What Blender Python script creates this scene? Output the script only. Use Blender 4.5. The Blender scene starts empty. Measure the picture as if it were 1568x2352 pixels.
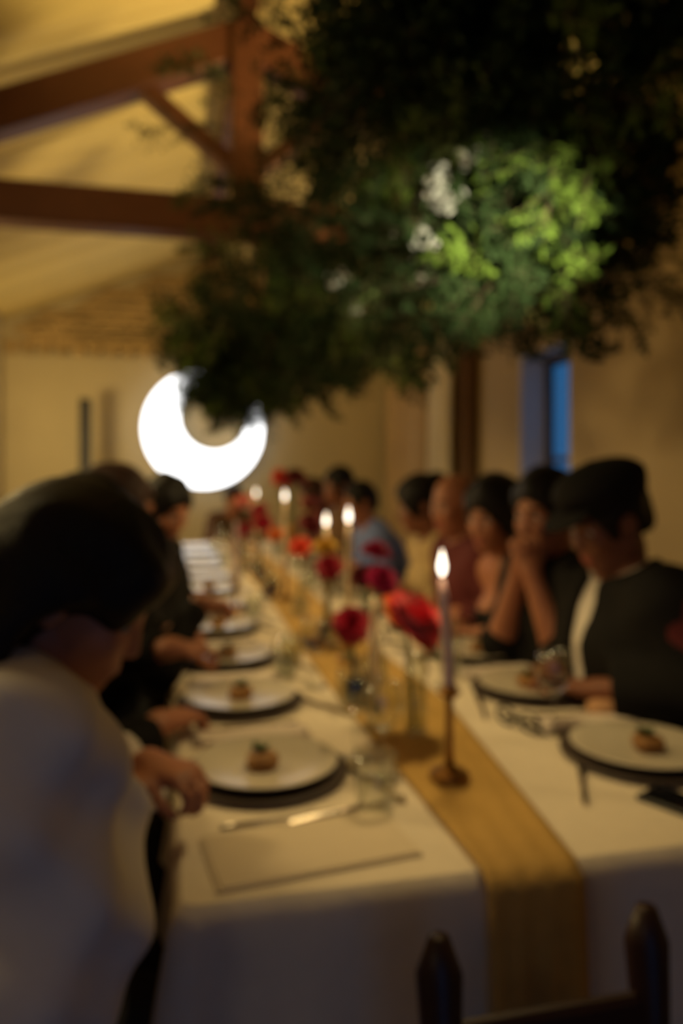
import bpy, math, random
import numpy as np
from mathutils import Vector, Matrix, Quaternion

random.seed(7)
rng = np.random.default_rng(7)
PI = math.pi
R = math.radians
SC = bpy.context.scene
COL = SC.collection

# ------------------------------------------------------------------ camera, world, light, exposure
cam_data = bpy.data.cameras.new('camera')
cam = bpy.data.objects.new('camera', cam_data)
COL.objects.link(cam)
cam.location = (0, 0, 1.30)
cam.rotation_euler = (R(90), 0, R(-12.73))
cam_data.sensor_fit = 'HORIZONTAL'
cam_data.sensor_width = 24.0
cam_data.lens = 26.02
cam_data.shift_y = -0.0485
cam_data.clip_start = 0.02
cam_data.dof.use_dof = True
cam_data.dof.focus_distance = 0.30
cam_data.dof.aperture_fstop = 4.5
cam_data.dof.aperture_blades = 0
SC.camera = cam

vs = SC.view_settings
vs.view_transform = 'Standard'
vs.look = 'None'
vs.exposure = -0.80
vs.gamma = 1.0
vs.use_curve_mapping = False

world = bpy.data.worlds.new('dusk')
SC.world = world
world.use_nodes = True
wn = world.node_tree
wn.nodes.clear()
_o = wn.nodes.new('ShaderNodeOutputWorld')
_b = wn.nodes.new('ShaderNodeBackground')
_b.inputs[0].default_value = (0.05, 0.30, 0.78, 1)
_b.inputs[1].default_value = 0.72
wn.links.new(_b.outputs[0], _o.inputs[0])


def lamp(name, kind, loc, target, energy, color, size=0.2, spot=None, blend=0.6):
    d = bpy.data.lights.new(name, kind)
    d.energy = energy
    d.color = color
    if kind == 'AREA':
        d.shape = 'DISK'
        d.size = size
    else:
        d.shadow_soft_size = size
    if kind == 'SPOT':
        d.spot_size = R(spot)
        d.spot_blend = blend
    o = bpy.data.objects.new(name, d)
    COL.objects.link(o)
    o.location = loc
    if target is not None:
        o.rotation_euler = (Vector(target) - Vector(loc)).to_track_quat('-Z', 'Y').to_euler()
    return o


WARM = (1.0, 0.73, 0.31)
# warm wall uplighters washing the ceiling slopes
lamp('uplight_right', 'SPOT', (2.25, 2.7, 2.35), (-0.9, 3.3, 3.1), 620, WARM, 0.06, 110, 0.9)
lamp('uplight_far', 'SPOT', (2.2, 6.2, 2.4), (-0.9, 5.6, 3.0), 120, WARM, 0.06, 120, 0.9)
lamp('uplight_left', 'SPOT', (-1.6, 4.0, 2.2), (1.6, 4.0, 3.0), 10, WARM, 0.1, 120, 0.9)
# unseen warm fills added for table and shirt, plus a far wall lamp
lamp('fill_left', 'AREA', (-1.6, 4.6, 2.25), (0.9, 4.0, 0.8), 48, WARM, 0.35)
lamp('fill_near', 'AREA', (-1.6, 2.2, 2.3), (0.7, 1.9, 0.8), 24, WARM, 0.35)
lamp('fill_back', 'AREA', (-1.45, -0.55, 2.3), (-0.1, 1.0, 0.8), 2.6, (1.0, 0.80, 0.56), 0.35)
lamp('wall_lamp_far', 'AREA', (-1.55, 6.3, 1.6), (-0.3, 8.1, 1.7), 22, WARM, 0.3)
# cooler unseen spot added near the camera to brighten a patch of greenery
lamp('greenery_fill', 'SPOT', (0.80, 0.35, 1.50), (0.87, 2.35, 2.08), 1150, (1.0, 0.96, 0.62), 0.03, 21, 1.0)
# unseen downlights added under the greenery to brighten the tabletop, no fixtures
for _y in (1.45, 2.5, 3.6, 4.7, 5.8):
    lamp('table_fill', 'SPOT', (0.52, _y, 1.76), (0.52, _y, 0.75), 27, WARM, 0.06, 92, 0.8)

# ------------------------------------------------------------------ materials
def mat(name, col, rough=0.6, metal=0.0, var=0.0, scale=12.0, bump=0.0, emit=None, strength=0.0, trans=0.0, ior=1.45,
        sheen=0.0, stretch=None, island=0.0, sss=0.0, spec=None):
    m = bpy.data.materials.new(name)
    m.use_nodes = True
    nt = m.node_tree
    bs = nt.nodes['Principled BSDF']
    bs.inputs['Base Color'].default_value = (*col, 1)
    bs.inputs['Roughness'].default_value = rough
    bs.inputs['Metallic'].default_value = metal
    if spec is not None:
        bs.inputs['Specular IOR Level'].default_value = spec
    if trans:
        bs.inputs['Transmission Weight'].default_value = trans
        bs.inputs['IOR'].default_value = ior
    if sheen:
        bs.inputs['Sheen Weight'].default_value = sheen
    if sss:
        bs.inputs['Subsurface Weight'].default_value = sss
        bs.inputs['Subsurface Radius'].default_value = (0.03, 0.02, 0.012)
    if emit:
        bs.inputs['Emission Color'].default_value = (*emit, 1)
        bs.inputs['Emission Strength'].default_value = strength
    if var or bump:
        tc = nt.nodes.new('ShaderNodeTexCoord')
        mp = nt.nodes.new('ShaderNodeMapping')
        if stretch:
            mp.inputs['Scale'].default_value = stretch
        nz = nt.nodes.new('ShaderNodeTexNoise')
        nz.inputs['Scale'].default_value = scale
        nz.inputs['Detail'].default_value = 4
        nt.links.new(tc.outputs['Object'], mp.inputs['Vector'])
        nt.links.new(mp.outputs['Vector'], nz.inputs['Vector'])
        if var:
            mix = nt.nodes.new('ShaderNodeMix')
            mix.data_type = 'RGBA'
            mix.inputs[6].default_value = (*[c * (1 - var) for c in col], 1)
            mix.inputs[7].default_value = (*[min(1, c * (1 + var)) for c in col], 1)
            nt.links.new(nz.outputs['Fac'], mix.inputs[0])
            out = mix.outputs[2]
            if island:
                oi = nt.nodes.new('ShaderNodeObjectInfo')
                hs = nt.nodes.new('ShaderNodeHueSaturation')
                mr = nt.nodes.new('ShaderNodeMapRange')
                mr.inputs[3].default_value = 1 - island
                mr.inputs[4].default_value = 1 + island
                nt.links.new(oi.outputs['Random'], mr.inputs[0])
                nt.links.new(mr.outputs[0], hs.inputs['Value'])
                nt.links.new(out, hs.inputs['Color'])
                out = hs.outputs[0]
            nt.links.new(out, bs.inputs['Base Color'])
        if bump:
            bp = nt.nodes.new('ShaderNodeBump')
            bp.inputs['Strength'].default_value = bump
            bp.inputs['Distance'].default_value = 0.01
            nt.links.new(nz.outputs['Fac'], bp.inputs['Height'])
            nt.links.new(bp.outputs[0], bs.inputs['Normal'])
    return m


def thin_glass(name, tint=(0.96, 0.97, 0.95)):
    m = bpy.data.materials.new(name)
    m.use_nodes = True
    nt = m.node_tree
    nt.nodes.clear()
    o = nt.nodes.new('ShaderNodeOutputMaterial')
    mx = nt.nodes.new('ShaderNodeMixShader')
    tr = nt.nodes.new('ShaderNodeBsdfTransparent')
    gl = nt.nodes.new('ShaderNodeBsdfGlossy')
    lw = nt.nodes.new('ShaderNodeLayerWeight')
    lw.inputs['Blend'].default_value = 0.5
    pw = nt.nodes.new('ShaderNodeMath')
    pw.operation = 'POWER'
    pw.inputs[1].default_value = 3.5
    ma = nt.nodes.new('ShaderNodeMath')
    ma.operation = 'MULTIPLY_ADD'
    ma.inputs[1].default_value = 0.8
    ma.inputs[2].default_value = 0.07
    nt.links.new(lw.outputs['Facing'], pw.inputs[0])
    nt.links.new(pw.outputs[0], ma.inputs[0])
    nz = nt.nodes.new('ShaderNodeTexNoise')
    rp = nt.nodes.new('ShaderNodeMapRange')
    rp.inputs[3].default_value, rp.inputs[4].default_value = 0.01, 0.06
    nz.inputs['Scale'].default_value = 8
    nt.links.new(nz.outputs['Fac'], rp.inputs[0])
    nt.links.new(rp.outputs[0], gl.inputs['Roughness'])
    tr.inputs[0].default_value = (*tint, 1)
    nt.links.new(ma.outputs[0], mx.inputs[0])
    nt.links.new(tr.outputs[0], mx.inputs[1])
    nt.links.new(gl.outputs[0], mx.inputs[2])
    nt.links.new(mx.outputs[0], o.inputs[0])
    return m


M = {
    'floor': mat('floor_concrete', (0.20, 0.15, 0.12), 0.7, var=0.2, scale=6, bump=0.1),
    'plaster': mat('plaster', (0.64, 0.54, 0.33), 0.85, var=0.08, scale=3, bump=0.15),
    'plaster_r': mat('plaster_warm', (0.54, 0.40, 0.22), 0.85, var=0.10, scale=2.5, bump=0.15),
    'dark_plaster': mat('dark_plaster', (0.20, 0.15, 0.13), 0.9, var=0.1, scale=3),
    'board': mat('ceiling_board', (0.74, 0.58, 0.22), 0.7, var=0.10, scale=5, island=0.09, stretch=(0.4, 4, 4), bump=0.05),
    'timber': mat('dark_timber', (0.11, 0.033, 0.010), 0.55, var=0.3, scale=9, stretch=(1, 6, 6), bump=0.2),
    'brick': mat('gable_brick', (0.50, 0.35, 0.16), 0.9, var=0.3, scale=14, island=0.22, bump=0.4),
    'mortar': mat('mortar', (0.36, 0.25, 0.13), 0.9, var=0.15, scale=20),
    'cream': mat('cream_drape', (0.78, 0.66, 0.42), 0.85, var=0.05, scale=8),
    'tan_drape': mat('tan_drape', (0.50, 0.33, 0.14), 0.85, var=0.08, scale=8),
    'brown_drape': mat('brown_drape', (0.17, 0.085, 0.035), 0.85, var=0.1, scale=8),
    'frame': mat('window_frame', (0.10, 0.075, 0.065), 0.5, var=0.1),
    'reveal': mat('white_reveal', (0.72, 0.68, 0.70), 0.8, var=0.05),
    'moon': mat('moon_glow', (0.9, 0.9, 0.9), 0.5, emit=(0.94, 0.97, 1.0), strength=6.0),
    'whitemetal': mat('white_metal', (0.8, 0.8, 0.8), 0.4, var=0.02),
    'black': mat('black_plastic', (0.012, 0.012, 0.013), 0.45, var=0.2),
    'linen': mat('white_linen', (0.80, 0.69, 0.54), 0.85, var=0.06, scale=40, bump=0.12),
    'runner': mat('ochre_gauze', (0.52, 0.31, 0.075), 0.8, var=0.12, scale=60, bump=0.2),
    'napkin': mat('napkin_linen', (0.74, 0.63, 0.54), 0.85, var=0.06, scale=50, bump=0.15),
    'paper': mat('menu_paper', (0.72, 0.60, 0.44), 0.8, var=0.03, scale=30),
    'porcelain': mat('porcelain', (0.60, 0.53, 0.42), 0.25, var=0.02),
    'plate_shade': mat('dark_plate_shade', (0.055, 0.038, 0.030), 0.5, var=0.2),
    'steel': mat('cutlery_steel', (0.45, 0.40, 0.34), 0.25, metal=1.0, var=0.05),
    'brass': mat('aged_brass', (0.34, 0.17, 0.045), 0.35, metal=0.75, var=0.15, scale=20),
    'wax_lilac': mat('lilac_wax', (0.66, 0.50, 0.52), 0.5, var=0.03, sss=0.6),
    'wax_cream': mat('cream_wax', (0.90, 0.74, 0.50), 0.5, var=0.03, sss=0.6),
    'wick': mat('wick', (0.02, 0.015, 0.01), 0.9, var=0.1),
    'flame': mat('flame', (1, 0.8, 0.5), 0.5, emit=(1.0, 0.88, 0.70), strength=7.0),
    'glass': thin_glass('clear_glass'),
    'wine': mat('red_wine', (0.12, 0.008, 0.015), 0.05, trans=0.6, ior=1.34, var=0.05),
    'yellow_drink': mat('yellow_juice', (0.80, 0.52, 0.03), 0.15, var=0.03),
    'water': thin_glass('water', (0.93, 0.95, 0.93)),
    'patty': mat('browned_patty', (0.30, 0.14, 0.035), 0.6, var=0.35, scale=60, bump=0.5),
    'herb': mat('green_herb', (0.045, 0.085, 0.012), 0.6, var=0.3, scale=40),
    'red': mat('red_petal', (0.75, 0.008, 0.028), 0.55, var=0.15, scale=20, sheen=0.3),
    'crimson': mat('crimson_petal', (0.40, 0.006, 0.03), 0.55, var=0.15, scale=20),
    'magenta': mat('magenta_petal', (0.42, 0.012, 0.085), 0.55, var=0.15, scale=20),
    'darkred': mat('dark_red_petal', (0.14, 0.004, 0.008), 0.6, var=0.2, scale=20),
    'orange': mat('orange_petal', (0.72, 0.17, 0.012), 0.55, var=0.15, scale=20),
    'coral': mat('coral_petal', (0.75, 0.07, 0.025), 0.55, var=0.15, scale=20),
    'yellow': mat('yellow_petal', (0.60, 0.34, 0.015), 0.55, var=0.15, scale=20),
    'pink': mat('pink_petal', (0.60, 0.16, 0.13), 0.55, var=0.15, scale=20),
    'white_flower': mat('white_blossom', (0.45, 0.43, 0.40), 0.6, var=0.05),
    'stem': mat('green_stem', (0.07, 0.10, 0.025), 0.6, var=0.2),
    'leaf': mat('fern_leaf', (0.075, 0.115, 0.016), 0.8, spec=0.15, var=0.35, scale=5),
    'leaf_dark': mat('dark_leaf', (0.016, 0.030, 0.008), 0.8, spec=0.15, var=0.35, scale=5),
    'leaf_grey': mat('grey_green_leaf', (0.075, 0.095, 0.030), 0.8, spec=0.15, var=0.3, scale=5),
    'twig': mat('brown_twig', (0.07, 0.045, 0.02), 0.8, var=0.2),
    'rope': mat('jute_rope', (0.25, 0.16, 0.08), 0.9, var=0.2),
    'skin': mat('skin', (0.40, 0.155, 0.08), 0.55, var=0.07, scale=20),
    'skin_dark': mat('dark_skin', (0.22, 0.078, 0.038), 0.55, var=0.07, scale=20),
    'lip': mat('lips', (0.33, 0.08, 0.06), 0.45, var=0.05),
    'hair_black': mat('black_hair', (0.008, 0.006, 0.006), 0.5, var=0.3, scale=60, stretch=(4, 4, 0.5), bump=0.5, spec=0.2),
    'hair_brown': mat('brown_hair', (0.045, 0.016, 0.010), 0.5, var=0.3, scale=60, stretch=(4, 4, 0.5), bump=0.5, spec=0.2),
    'eye': mat('eye_white', (0.48, 0.45, 0.42), 0.2, var=0.02),
    'iris': mat('dark_iris', (0.02, 0.012, 0.008), 0.15, var=0.1),
    'cotton_white': mat('white_cotton', (0.72, 0.66, 0.60), 0.85, var=0.06, scale=30, bump=0.1),
    'cotton_black': mat('black_cotton', (0.010, 0.009, 0.009), 0.85, var=0.2, scale=30, bump=0.1, spec=0.15),
    'cotton_grey': mat('charcoal_grey_cotton', (0.085, 0.085, 0.078), 0.85, var=0.15, scale=30, bump=0.1),
    'cotton_beige': mat('beige_cotton', (0.50, 0.36, 0.17), 0.85, var=0.08, scale=30, bump=0.1),
    'cotton_blue': mat('blue_cotton', (0.16, 0.22, 0.52), 0.85, var=0.08, scale=30, bump=0.1),
    'cotton_red': mat('dark_red_cotton', (0.10, 0.008, 0.010), 0.85, var=0.08, scale=30, bump=0.1),
    'cotton_brown': mat('brown_cotton', (0.12, 0.06, 0.025), 0.85, var=0.08, scale=30, bump=0.1),
    'trousers': mat('dark_trousers', (0.014, 0.013, 0.015), 0.85, var=0.2, scale=30),
    'shoe': mat('black_leather', (0.012, 0.010, 0.009), 0.35, var=0.2),
    'dark_wood': mat('dark_chair_wood', (0.030, 0.008, 0.006), 0.45, var=0.25, scale=12, bump=0.1),
    'white_wood': mat('white_chair_paint', (0.66, 0.62, 0.60), 0.5, var=0.05),
}

# ------------------------------------------------------------------ mesh helpers
def mesh_np(name, verts, faces, mats, smooth=False, fmat=None):
    """faces: list of tuples or an int array (n, 3 or 4)."""
    me = bpy.data.meshes.new(name)
    if isinstance(faces, np.ndarray):
        v = np.asarray(verts, dtype=np.float32)
        nf, k = faces.shape
        me.vertices.add(len(v))
        me.vertices.foreach_set('co', v.ravel())
        me.loops.add(nf * k)
        me.loops.foreach_set('vertex_index', faces.astype(np.int32).ravel())
        me.polygons.add(nf)
        me.polygons.foreach_set('loop_start', np.arange(0, nf * k, k, dtype=np.int32))
        me.polygons.foreach_set('loop_total', np.full(nf, k, dtype=np.int32))
        me.update(calc_edges=True)
    else:
        me.from_pydata([tuple(map(float, p)) for p in verts], [], [tuple(int(i) for i in f) for f in faces])
        me.update()
    for m in (mats if isinstance(mats, (list, tuple)) else [mats]):
        me.materials.append(m)
    n = len(me.polygons)
    if smooth:
        me.polygons.foreach_set('use_smooth', np.ones(n, dtype=bool))
    if fmat is not None:
        me.polygons.foreach_set('material_index', np.asarray(fmat, dtype=np.int32))
    return me


def link(name, me, parent=None, loc=(0, 0, 0), rot=None):
    o = bpy.data.objects.new(name, me)
    COL.objects.link(o)
    o.parent = parent
    o.location = loc
    if rot is not None:
        o.rotation_euler = rot
    return o


class MB:
    """collects verts and faces of several primitives for ONE mesh object"""
    def __init__(self):
        self.v, self.f = [], []

    def add(self, v, f):
        n = len(self.v)
        self.v += [tuple(p) for p in v]
        self.f += [tuple(i + n for i in q) for q in f]
        return self

    def box(self, c, s, rot=None, bev=0.0):
        b = min(bev, min(s) * 0.45)
        hx, hy, hz = s[0] / 2, s[1] / 2, s[2] / 2
        if b <= 0:
            v = [(x, y, z) for x in (-hx, hx) for y in (-hy, hy) for z in (-hz, hz)]
            f = [(0, 1, 3, 2), (4, 6, 7, 5), (0, 4, 5, 1), (2, 3, 7, 6), (0, 2, 6, 4), (1, 5, 7, 3)]
        else:  # chamfered box: 24 verts
            v, idx = [], {}
            for sx in (-1, 1):
                for sy in (-1, 1):
                    for sz in (-1, 1):
                        for ax in range(3):
                            p = [sx * (hx - b), sy * (hy - b), sz * (hz - b)]
                            p[ax] = (sx * hx, sy * hy, sz * hz)[ax]
                            idx[(sx, sy, sz, ax)] = len(v)
                            v.append(tuple(p))
            f = []
            order = [(-1, -1), (1, -1), (1, 1), (-1, 1)]
            for ax in range(3):
                a1, a2 = (ax + 1) % 3, (ax + 2) % 3
                for s_ in (-1, 1):
                    q = []
                    for (p1, p2) in order:
                        k = [0, 0, 0]
                        k[ax], k[a1], k[a2] = s_, p1, p2
                        q.append(idx[(*k, ax)])
                    f.append(tuple(q if s_ > 0 else q[::-1]))
                for p1 in (-1, 1):      # edges along ax
                    for p2 in (-1, 1):
                        q = []
                        for (s_, face) in ((-1, a1), (1, a1), (1, a2), (-1, a2)):
                            k = [0, 0, 0]
                            k[ax], k[a1], k[a2] = s_, p1, p2
                            q.append(idx[(*k, face)])
                        f.append(tuple(q if p1 * p2 < 0 else q[::-1]))
            for sx in (-1, 1):
                for sy in (-1, 1):
                    for sz in (-1, 1):
                        q = [idx[(sx, sy, sz, a)] for a in range(3)]
                        f.append(tuple(q if sx * sy * sz > 0 else q[::-1]))
        m = rot if isinstance(rot, Matrix) else (Matrix.Identity(3) if rot is None else Matrix.Rotation(rot, 3, 'Z'))
        v = [tuple(m @ Vector(p) + Vector(c)) for p in v]
        return self.add(v, f)

    def tube(self, pts, rad, n=8, cap=True):
        pts = [Vector(p) for p in pts]
        if not isinstance(rad, (list, tuple)):
            rad = [rad] * len(pts)
        v, f = [], []
        ref = None
        for i, p in enumerate(pts):
            t = (pts[min(i + 1, len(pts) - 1)] - pts[max(i - 1, 0)]).normalized()
            if ref is None:
                ref = Vector((0, 0, 1)) if abs(t.z) < 0.9 else Vector((1, 0, 0))
            a = (ref - t * ref.dot(t)).normalized()
            ref = a
            b = t.cross(a)
            for k in range(n):
                an = 2 * PI * k / n
                v.append(p + (a * math.cos(an) + b * math.sin(an)) * rad[i])
        for i in range(len(pts) - 1):
            for k in range(n):
                f.append((i * n + k, i * n + (k + 1) % n, (i + 1) * n + (k + 1) % n, (i + 1) * n + k))
        if cap:
            f.append(tuple(range(n - 1, -1, -1)))
            f.append(tuple((len(pts) - 1) * n + k for k in range(n)))
        return self.add(v, f)

    def lathe(self, prof, n=24, c=(0, 0, 0), closed=False):
        """prof: list of (r, z); r == 0 makes a pole"""
        v, f, rings = [], [], []
        for (r, z) in prof:
            if r <= 1e-6:
                rings.append([len(v)])
                v.append((c[0], c[1], c[2] + z))
            else:
                rings.append(list(range(len(v), len(v) + n)))
                for k in range(n):
                    an = 2 * PI * k / n
                    v.append((c[0] + r * math.cos(an), c[1] + r * math.sin(an), c[2] + z))
        prs = list(zip(rings[:-1], rings[1:]))
        if closed:
            prs.append((rings[-1], rings[0]))
        for a, b in prs:
            for k in range(n):
                k2 = (k + 1) % n
                if len(a) == 1 and len(b) == 1:
                    continue
                if len(a) == 1:
                    f.append((a[0], b[k2], b[k]))
                elif len(b) == 1:
                    f.append((a[k], a[k2], b[0]))
                else:
                    f.append((a[k], a[k2], b[k2], b[k]))
        return self.add(v, f)

    def mesh(self, name, m, smooth=False):
        return mesh_np(name, self.v, self.f, m, smooth)

    def obj(self, name, m, parent=None, loc=(0, 0, 0), rot=None, smooth=False):
        return link(name, self.mesh(name, m, smooth), parent, loc, rot)


def tag(o, label=None, cat=None, group=None, kind=None):
    if label:
        o['label'] = label
    if cat:
        o['category'] = cat
    if group:
        o['group'] = group
    if kind:
        o['kind'] = kind
    return o


def empty(name, loc=(0, 0, 0), rz=0.0):
    o = bpy.data.objects.new(name, None)
    COL.objects.link(o)
    o.location = loc
    o.rotation_euler = (0, 0, rz)
    o.empty_display_size = 0.05
    return o


KIDS = {}
def copy_tree(o, parent=None):
    c = o.copy()
    COL.objects.link(c)
    c.parent = parent
    for ch in list(o.children):
        copy_tree(ch, c)
    return c


def ordinal(i):
    return ['first', 'second', 'third', 'fourth', 'fifth', 'sixth', 'seventh', 'eighth', 'ninth', 'tenth', 'eleventh', 'twelfth'][i]

# ------------------------------------------------------------------ the setting
XL, XR, XC, YF, YB, ZW = -1.70, 2.40, 0.36, 8.10, -1.0, 2.92
SLOPE = 0.41
ZR = 3.76
MB().box((0.35, 3.6, -0.05), (4.6, 9.4, 0.10)).obj('floor', M['floor'])['kind'] = 'structure'
MB().box((XL - 0.1, 3.6, ZW / 2), (0.2, 9.2, ZW)).obj('wall_left', M['plaster'])['kind'] = 'structure'

m = MB()                                       # right wall with the window opening
T = 0.26
xr = XR + T / 2
WY0, WY1, WZ0, WZ1 = 4.17, 4.86, 0.90, 2.17
m.box((xr, (YB + WY0) / 2, ZW / 2), (T, WY0 - YB, ZW))
m.box((xr, (WY1 + 8.3) / 2, ZW / 2), (T, 8.3 - WY1, ZW))
m.box((xr, (WY0 + WY1) / 2, WZ0 / 2), (T, WY1 - WY0, WZ0))
m.box((xr, (WY0 + WY1) / 2, (WZ1 + ZW) / 2), (T, WY1 - WY0, ZW - WZ1))
m.obj('wall_right', M['plaster_r'])['kind'] = 'structure'

m = MB()
for (x0, x1, z0, z1) in ((XL - 0.2, -0.30, 0, ZW), (0.55, XR + T, 0, ZW), (-0.30, 0.55, 2.05, ZW)):
    m.box(((x0 + x1) / 2, YB - 0.1, (z0 + z1) / 2), (x1 - x0, 0.2, z1 - z0))
v = [(XL - .2, YB - 0.2, ZW), (XR + T, YB - 0.2, ZW), (XC, YB - .2, ZR + .1), (XL - .2, YB, ZW), (XR + T, YB, ZW), (XC, YB, ZR + .1)]
m.add(v, [(0, 1, 2), (5, 4, 3), (0, 3, 4, 1), (1, 4, 5, 2), (2, 5, 3, 0)])
m.obj('wall_back', M['dark_plaster'])['kind'] = 'structure'

# window: white reveal lining, dark frame with one mullion, two panes
win = empty('window_1', (XR, (WY0 + WY1) / 2, (WZ0 + WZ1) / 2))
win['kind'] = 'structure'
hw, hh = (WY1 - WY0) / 2, (WZ1 - WZ0) / 2
m = MB()
for s in (-1, 1):
    m.box((0.115, s * (hw - 0.008), 0), (0.23, 0.016, 2 * hh))
m.box((0.115, 0, hh - 0.008), (0.23, 2 * hw - 0.034, 0.016))
m.obj('reveal_lining', M['reveal'], win)
m = MB()
m.box((0.115, 0, -hh + 0.015), (0.26, 2 * hw - 0.034, 0.03), bev=0.005)
m.obj('window_sill', M['reveal'], win)
m = MB()
for s in (-1, 1):
    m.box((0.215, s * (hw - 0.034), 0), (0.05, 0.035, 2 * hh - 0.04), bev=0.005)
    m.box((0.215, 0, s * (hh - 0.045)), (0.05, 2 * hw - 0.15, 0.055), bev=0.005)
m.obj('window_frame', M['frame'], win)
MB().box((0.215, 0, -0.1), (0.045, 2 * hw - 0.16, 0.035), bev=0.004).obj('mullion', M['frame'], win)
MB().box((0.215, 0, (-hh + 0.07 - 0.118) / 2), (0.006, 2 * hw - 0.14, hh - 0.19)).obj('pane', M['glass'], win)
MB().box((0.215, 0, (hh - 0.07 - 0.082) / 2), (0.006, 2 * hw - 0.14, hh - 0.07 + 0.08)).obj('pane', M['glass'], win)

# far wall with a brick gable above a dentil course
m = MB()
ZG = 2.60
m.box((XC, YF + 0.15, ZG / 2), (XR - XL, 0.3, ZG))
v = [(XL, YF + 0.03, ZG), (XR, YF + 0.03, ZG), (XR, YF + 0.03, ZW), (XC, YF + 0.03, ZR), (XL, YF + 0.03, ZW)]
v2 = [(x, y + 0.27, z) for x, y, z in v]
m.add(v + v2, [(0, 1, 2, 3, 4), (9, 8, 7, 6, 5), (0, 5, 6, 1), (1, 6, 7, 2), (2, 7, 8, 3), (3, 8, 9, 4), (4, 9, 5, 0)])
wf = m.obj('wall_far', M['plaster'])
wf['kind'] = 'structure'
bw, bh = 0.245, 0.085
bms = []
for k in range(5):
    q = MB().box((0, 0, 0), (bw - 0.014, 0.05, bh - 0.014), bev=0.006)
    q.v = [(x + random.uniform(-.003, .003), y + random.uniform(-.003, .003), z + random.uniform(-.003, .003)) for x, y, z in q.v]
    bms.append(q.mesh('brick', M['brick']))
row = 0
z = ZG + 0.10 + bh / 2
nb = 0
while z < ZR - 0.06:
    half = (ZR - (z + bh / 2)) / SLOPE - 0.03
    x = XC - math.floor(half / bw) * bw - (0.5 * bw if row % 2 else 0)
    while x + bw / 2 < XC + half:
        if x - bw / 2 > XC - half and XL + .02 < x - bw / 2 and x + bw / 2 < XR - .02:
            link('brick', random.choice(bms), wf, (x, YF + 0.014 + random.uniform(-.008, .006), z))
            nb += 1
        x += bw
    row += 1
    z += bh
tr = MB().box((XC, YF - 0.005, ZG + 0.075), (XR - XL - .01, 0.07, 0.045)).obj('trim_1', M['brick'])
tr['kind'] = 'structure'
dm = MB().box((0, 0, 0), (0.085, 0.10, 0.075), bev=0.005).mesh('dentil_brick', M['brick'])
x = XL + 0.08
while x < XR - 0.05:
    link('dentil_brick', dm, tr, (x, YF - 0.02, ZG + 0.012))
    x += 0.165

# ceiling: backing with boards running up each slope
m = MB()
for s, xe in ((-1, XL), (1, XR)):
    x0, x1 = XC, xe + s * 0.15
    z1 = ZR - abs(x1 - XC) * SLOPE
    a = [(x0, -1.0, ZR + .03), (x1, -1.0, z1 + .03), (x1, 8.4, z1 + .03), (x0, 8.4, ZR + .03)]
    b = [(x, y, zz + 0.05) for x, y, zz in a]
    fs = [(0, 1, 2, 3), (7, 6, 5, 4), (0, 4, 5, 1), (1, 5, 6, 2), (2, 6, 7, 3), (3, 7, 4, 0)]
    m.add(a + b, fs)
ce = m.obj('ceiling', M['board'])
ce['kind'] = 'structure'
L = (XR - XC) / math.cos(math.atan(SLOPE)) - 0.02
ang = math.atan(SLOPE)
brd = MB().box((0, 0, 0), (L, 0.150, 0.022), bev=0.007).mesh('ceiling_board', M['board'])
y = -0.92
while y < YF - 0.05:
    for s in (-1, 1):
        link('ceiling_board', brd, ce, (XC + s * (XR - XC) / 2, y, (ZR + ZW) / 2 + 0.012 + random.uniform(-.004, .004)), (0, s * ang, 0))
    y += 0.157

# roof truss
YT = 3.815
tru = empty('roof_truss', (XC, YT, 2.62))
tag(tru, kind='structure')
def beam(name, a, b, w, d, parent):
    """rectangular timber from a to b (relative to parent), w across Y, d deep"""
    a, b = Vector(a), Vector(b)
    x = (b - a).normalized()
    yv = Vector((0, 1, 0)) if abs(x.y) < 0.9 else Vector((1, 0, 0))
    zv = x.cross(yv).normalized()
    rot = Matrix((x, yv, zv)).transposed()
    return MB().box((a + b) / 2, ((b - a).length, w, d), rot, bev=0.012).obj(name, M['timber'], parent)
beam('tie_beam', (XL - XC + .01, 0, 0), (XR - XC - .01, 0, 0), 0.16, 0.19, tru)
for s in (-1, 1):
    beam('rafter', (s * 0.03, 0, 0.905), (s * 1.98, 0, 0.905 - 1.95 * 0.425), 0.15, 0.19, tru)
    beam('strut', (s * 0.05, 0.0, 0.26), (s * 0.52, 0.0, 0.63), 0.10, 0.085, tru)
beam('king_post', (0, -0.01, -0.02), (0, -0.01, 0.99), 0.17, 0.155, tru)
rb = MB().box((XC, 3.6, ZR - 0.08), (0.085, 9.0, 0.15), bev=0.01).obj('ridge_beam', M['timber'])
tag(rb, kind='structure')


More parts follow.
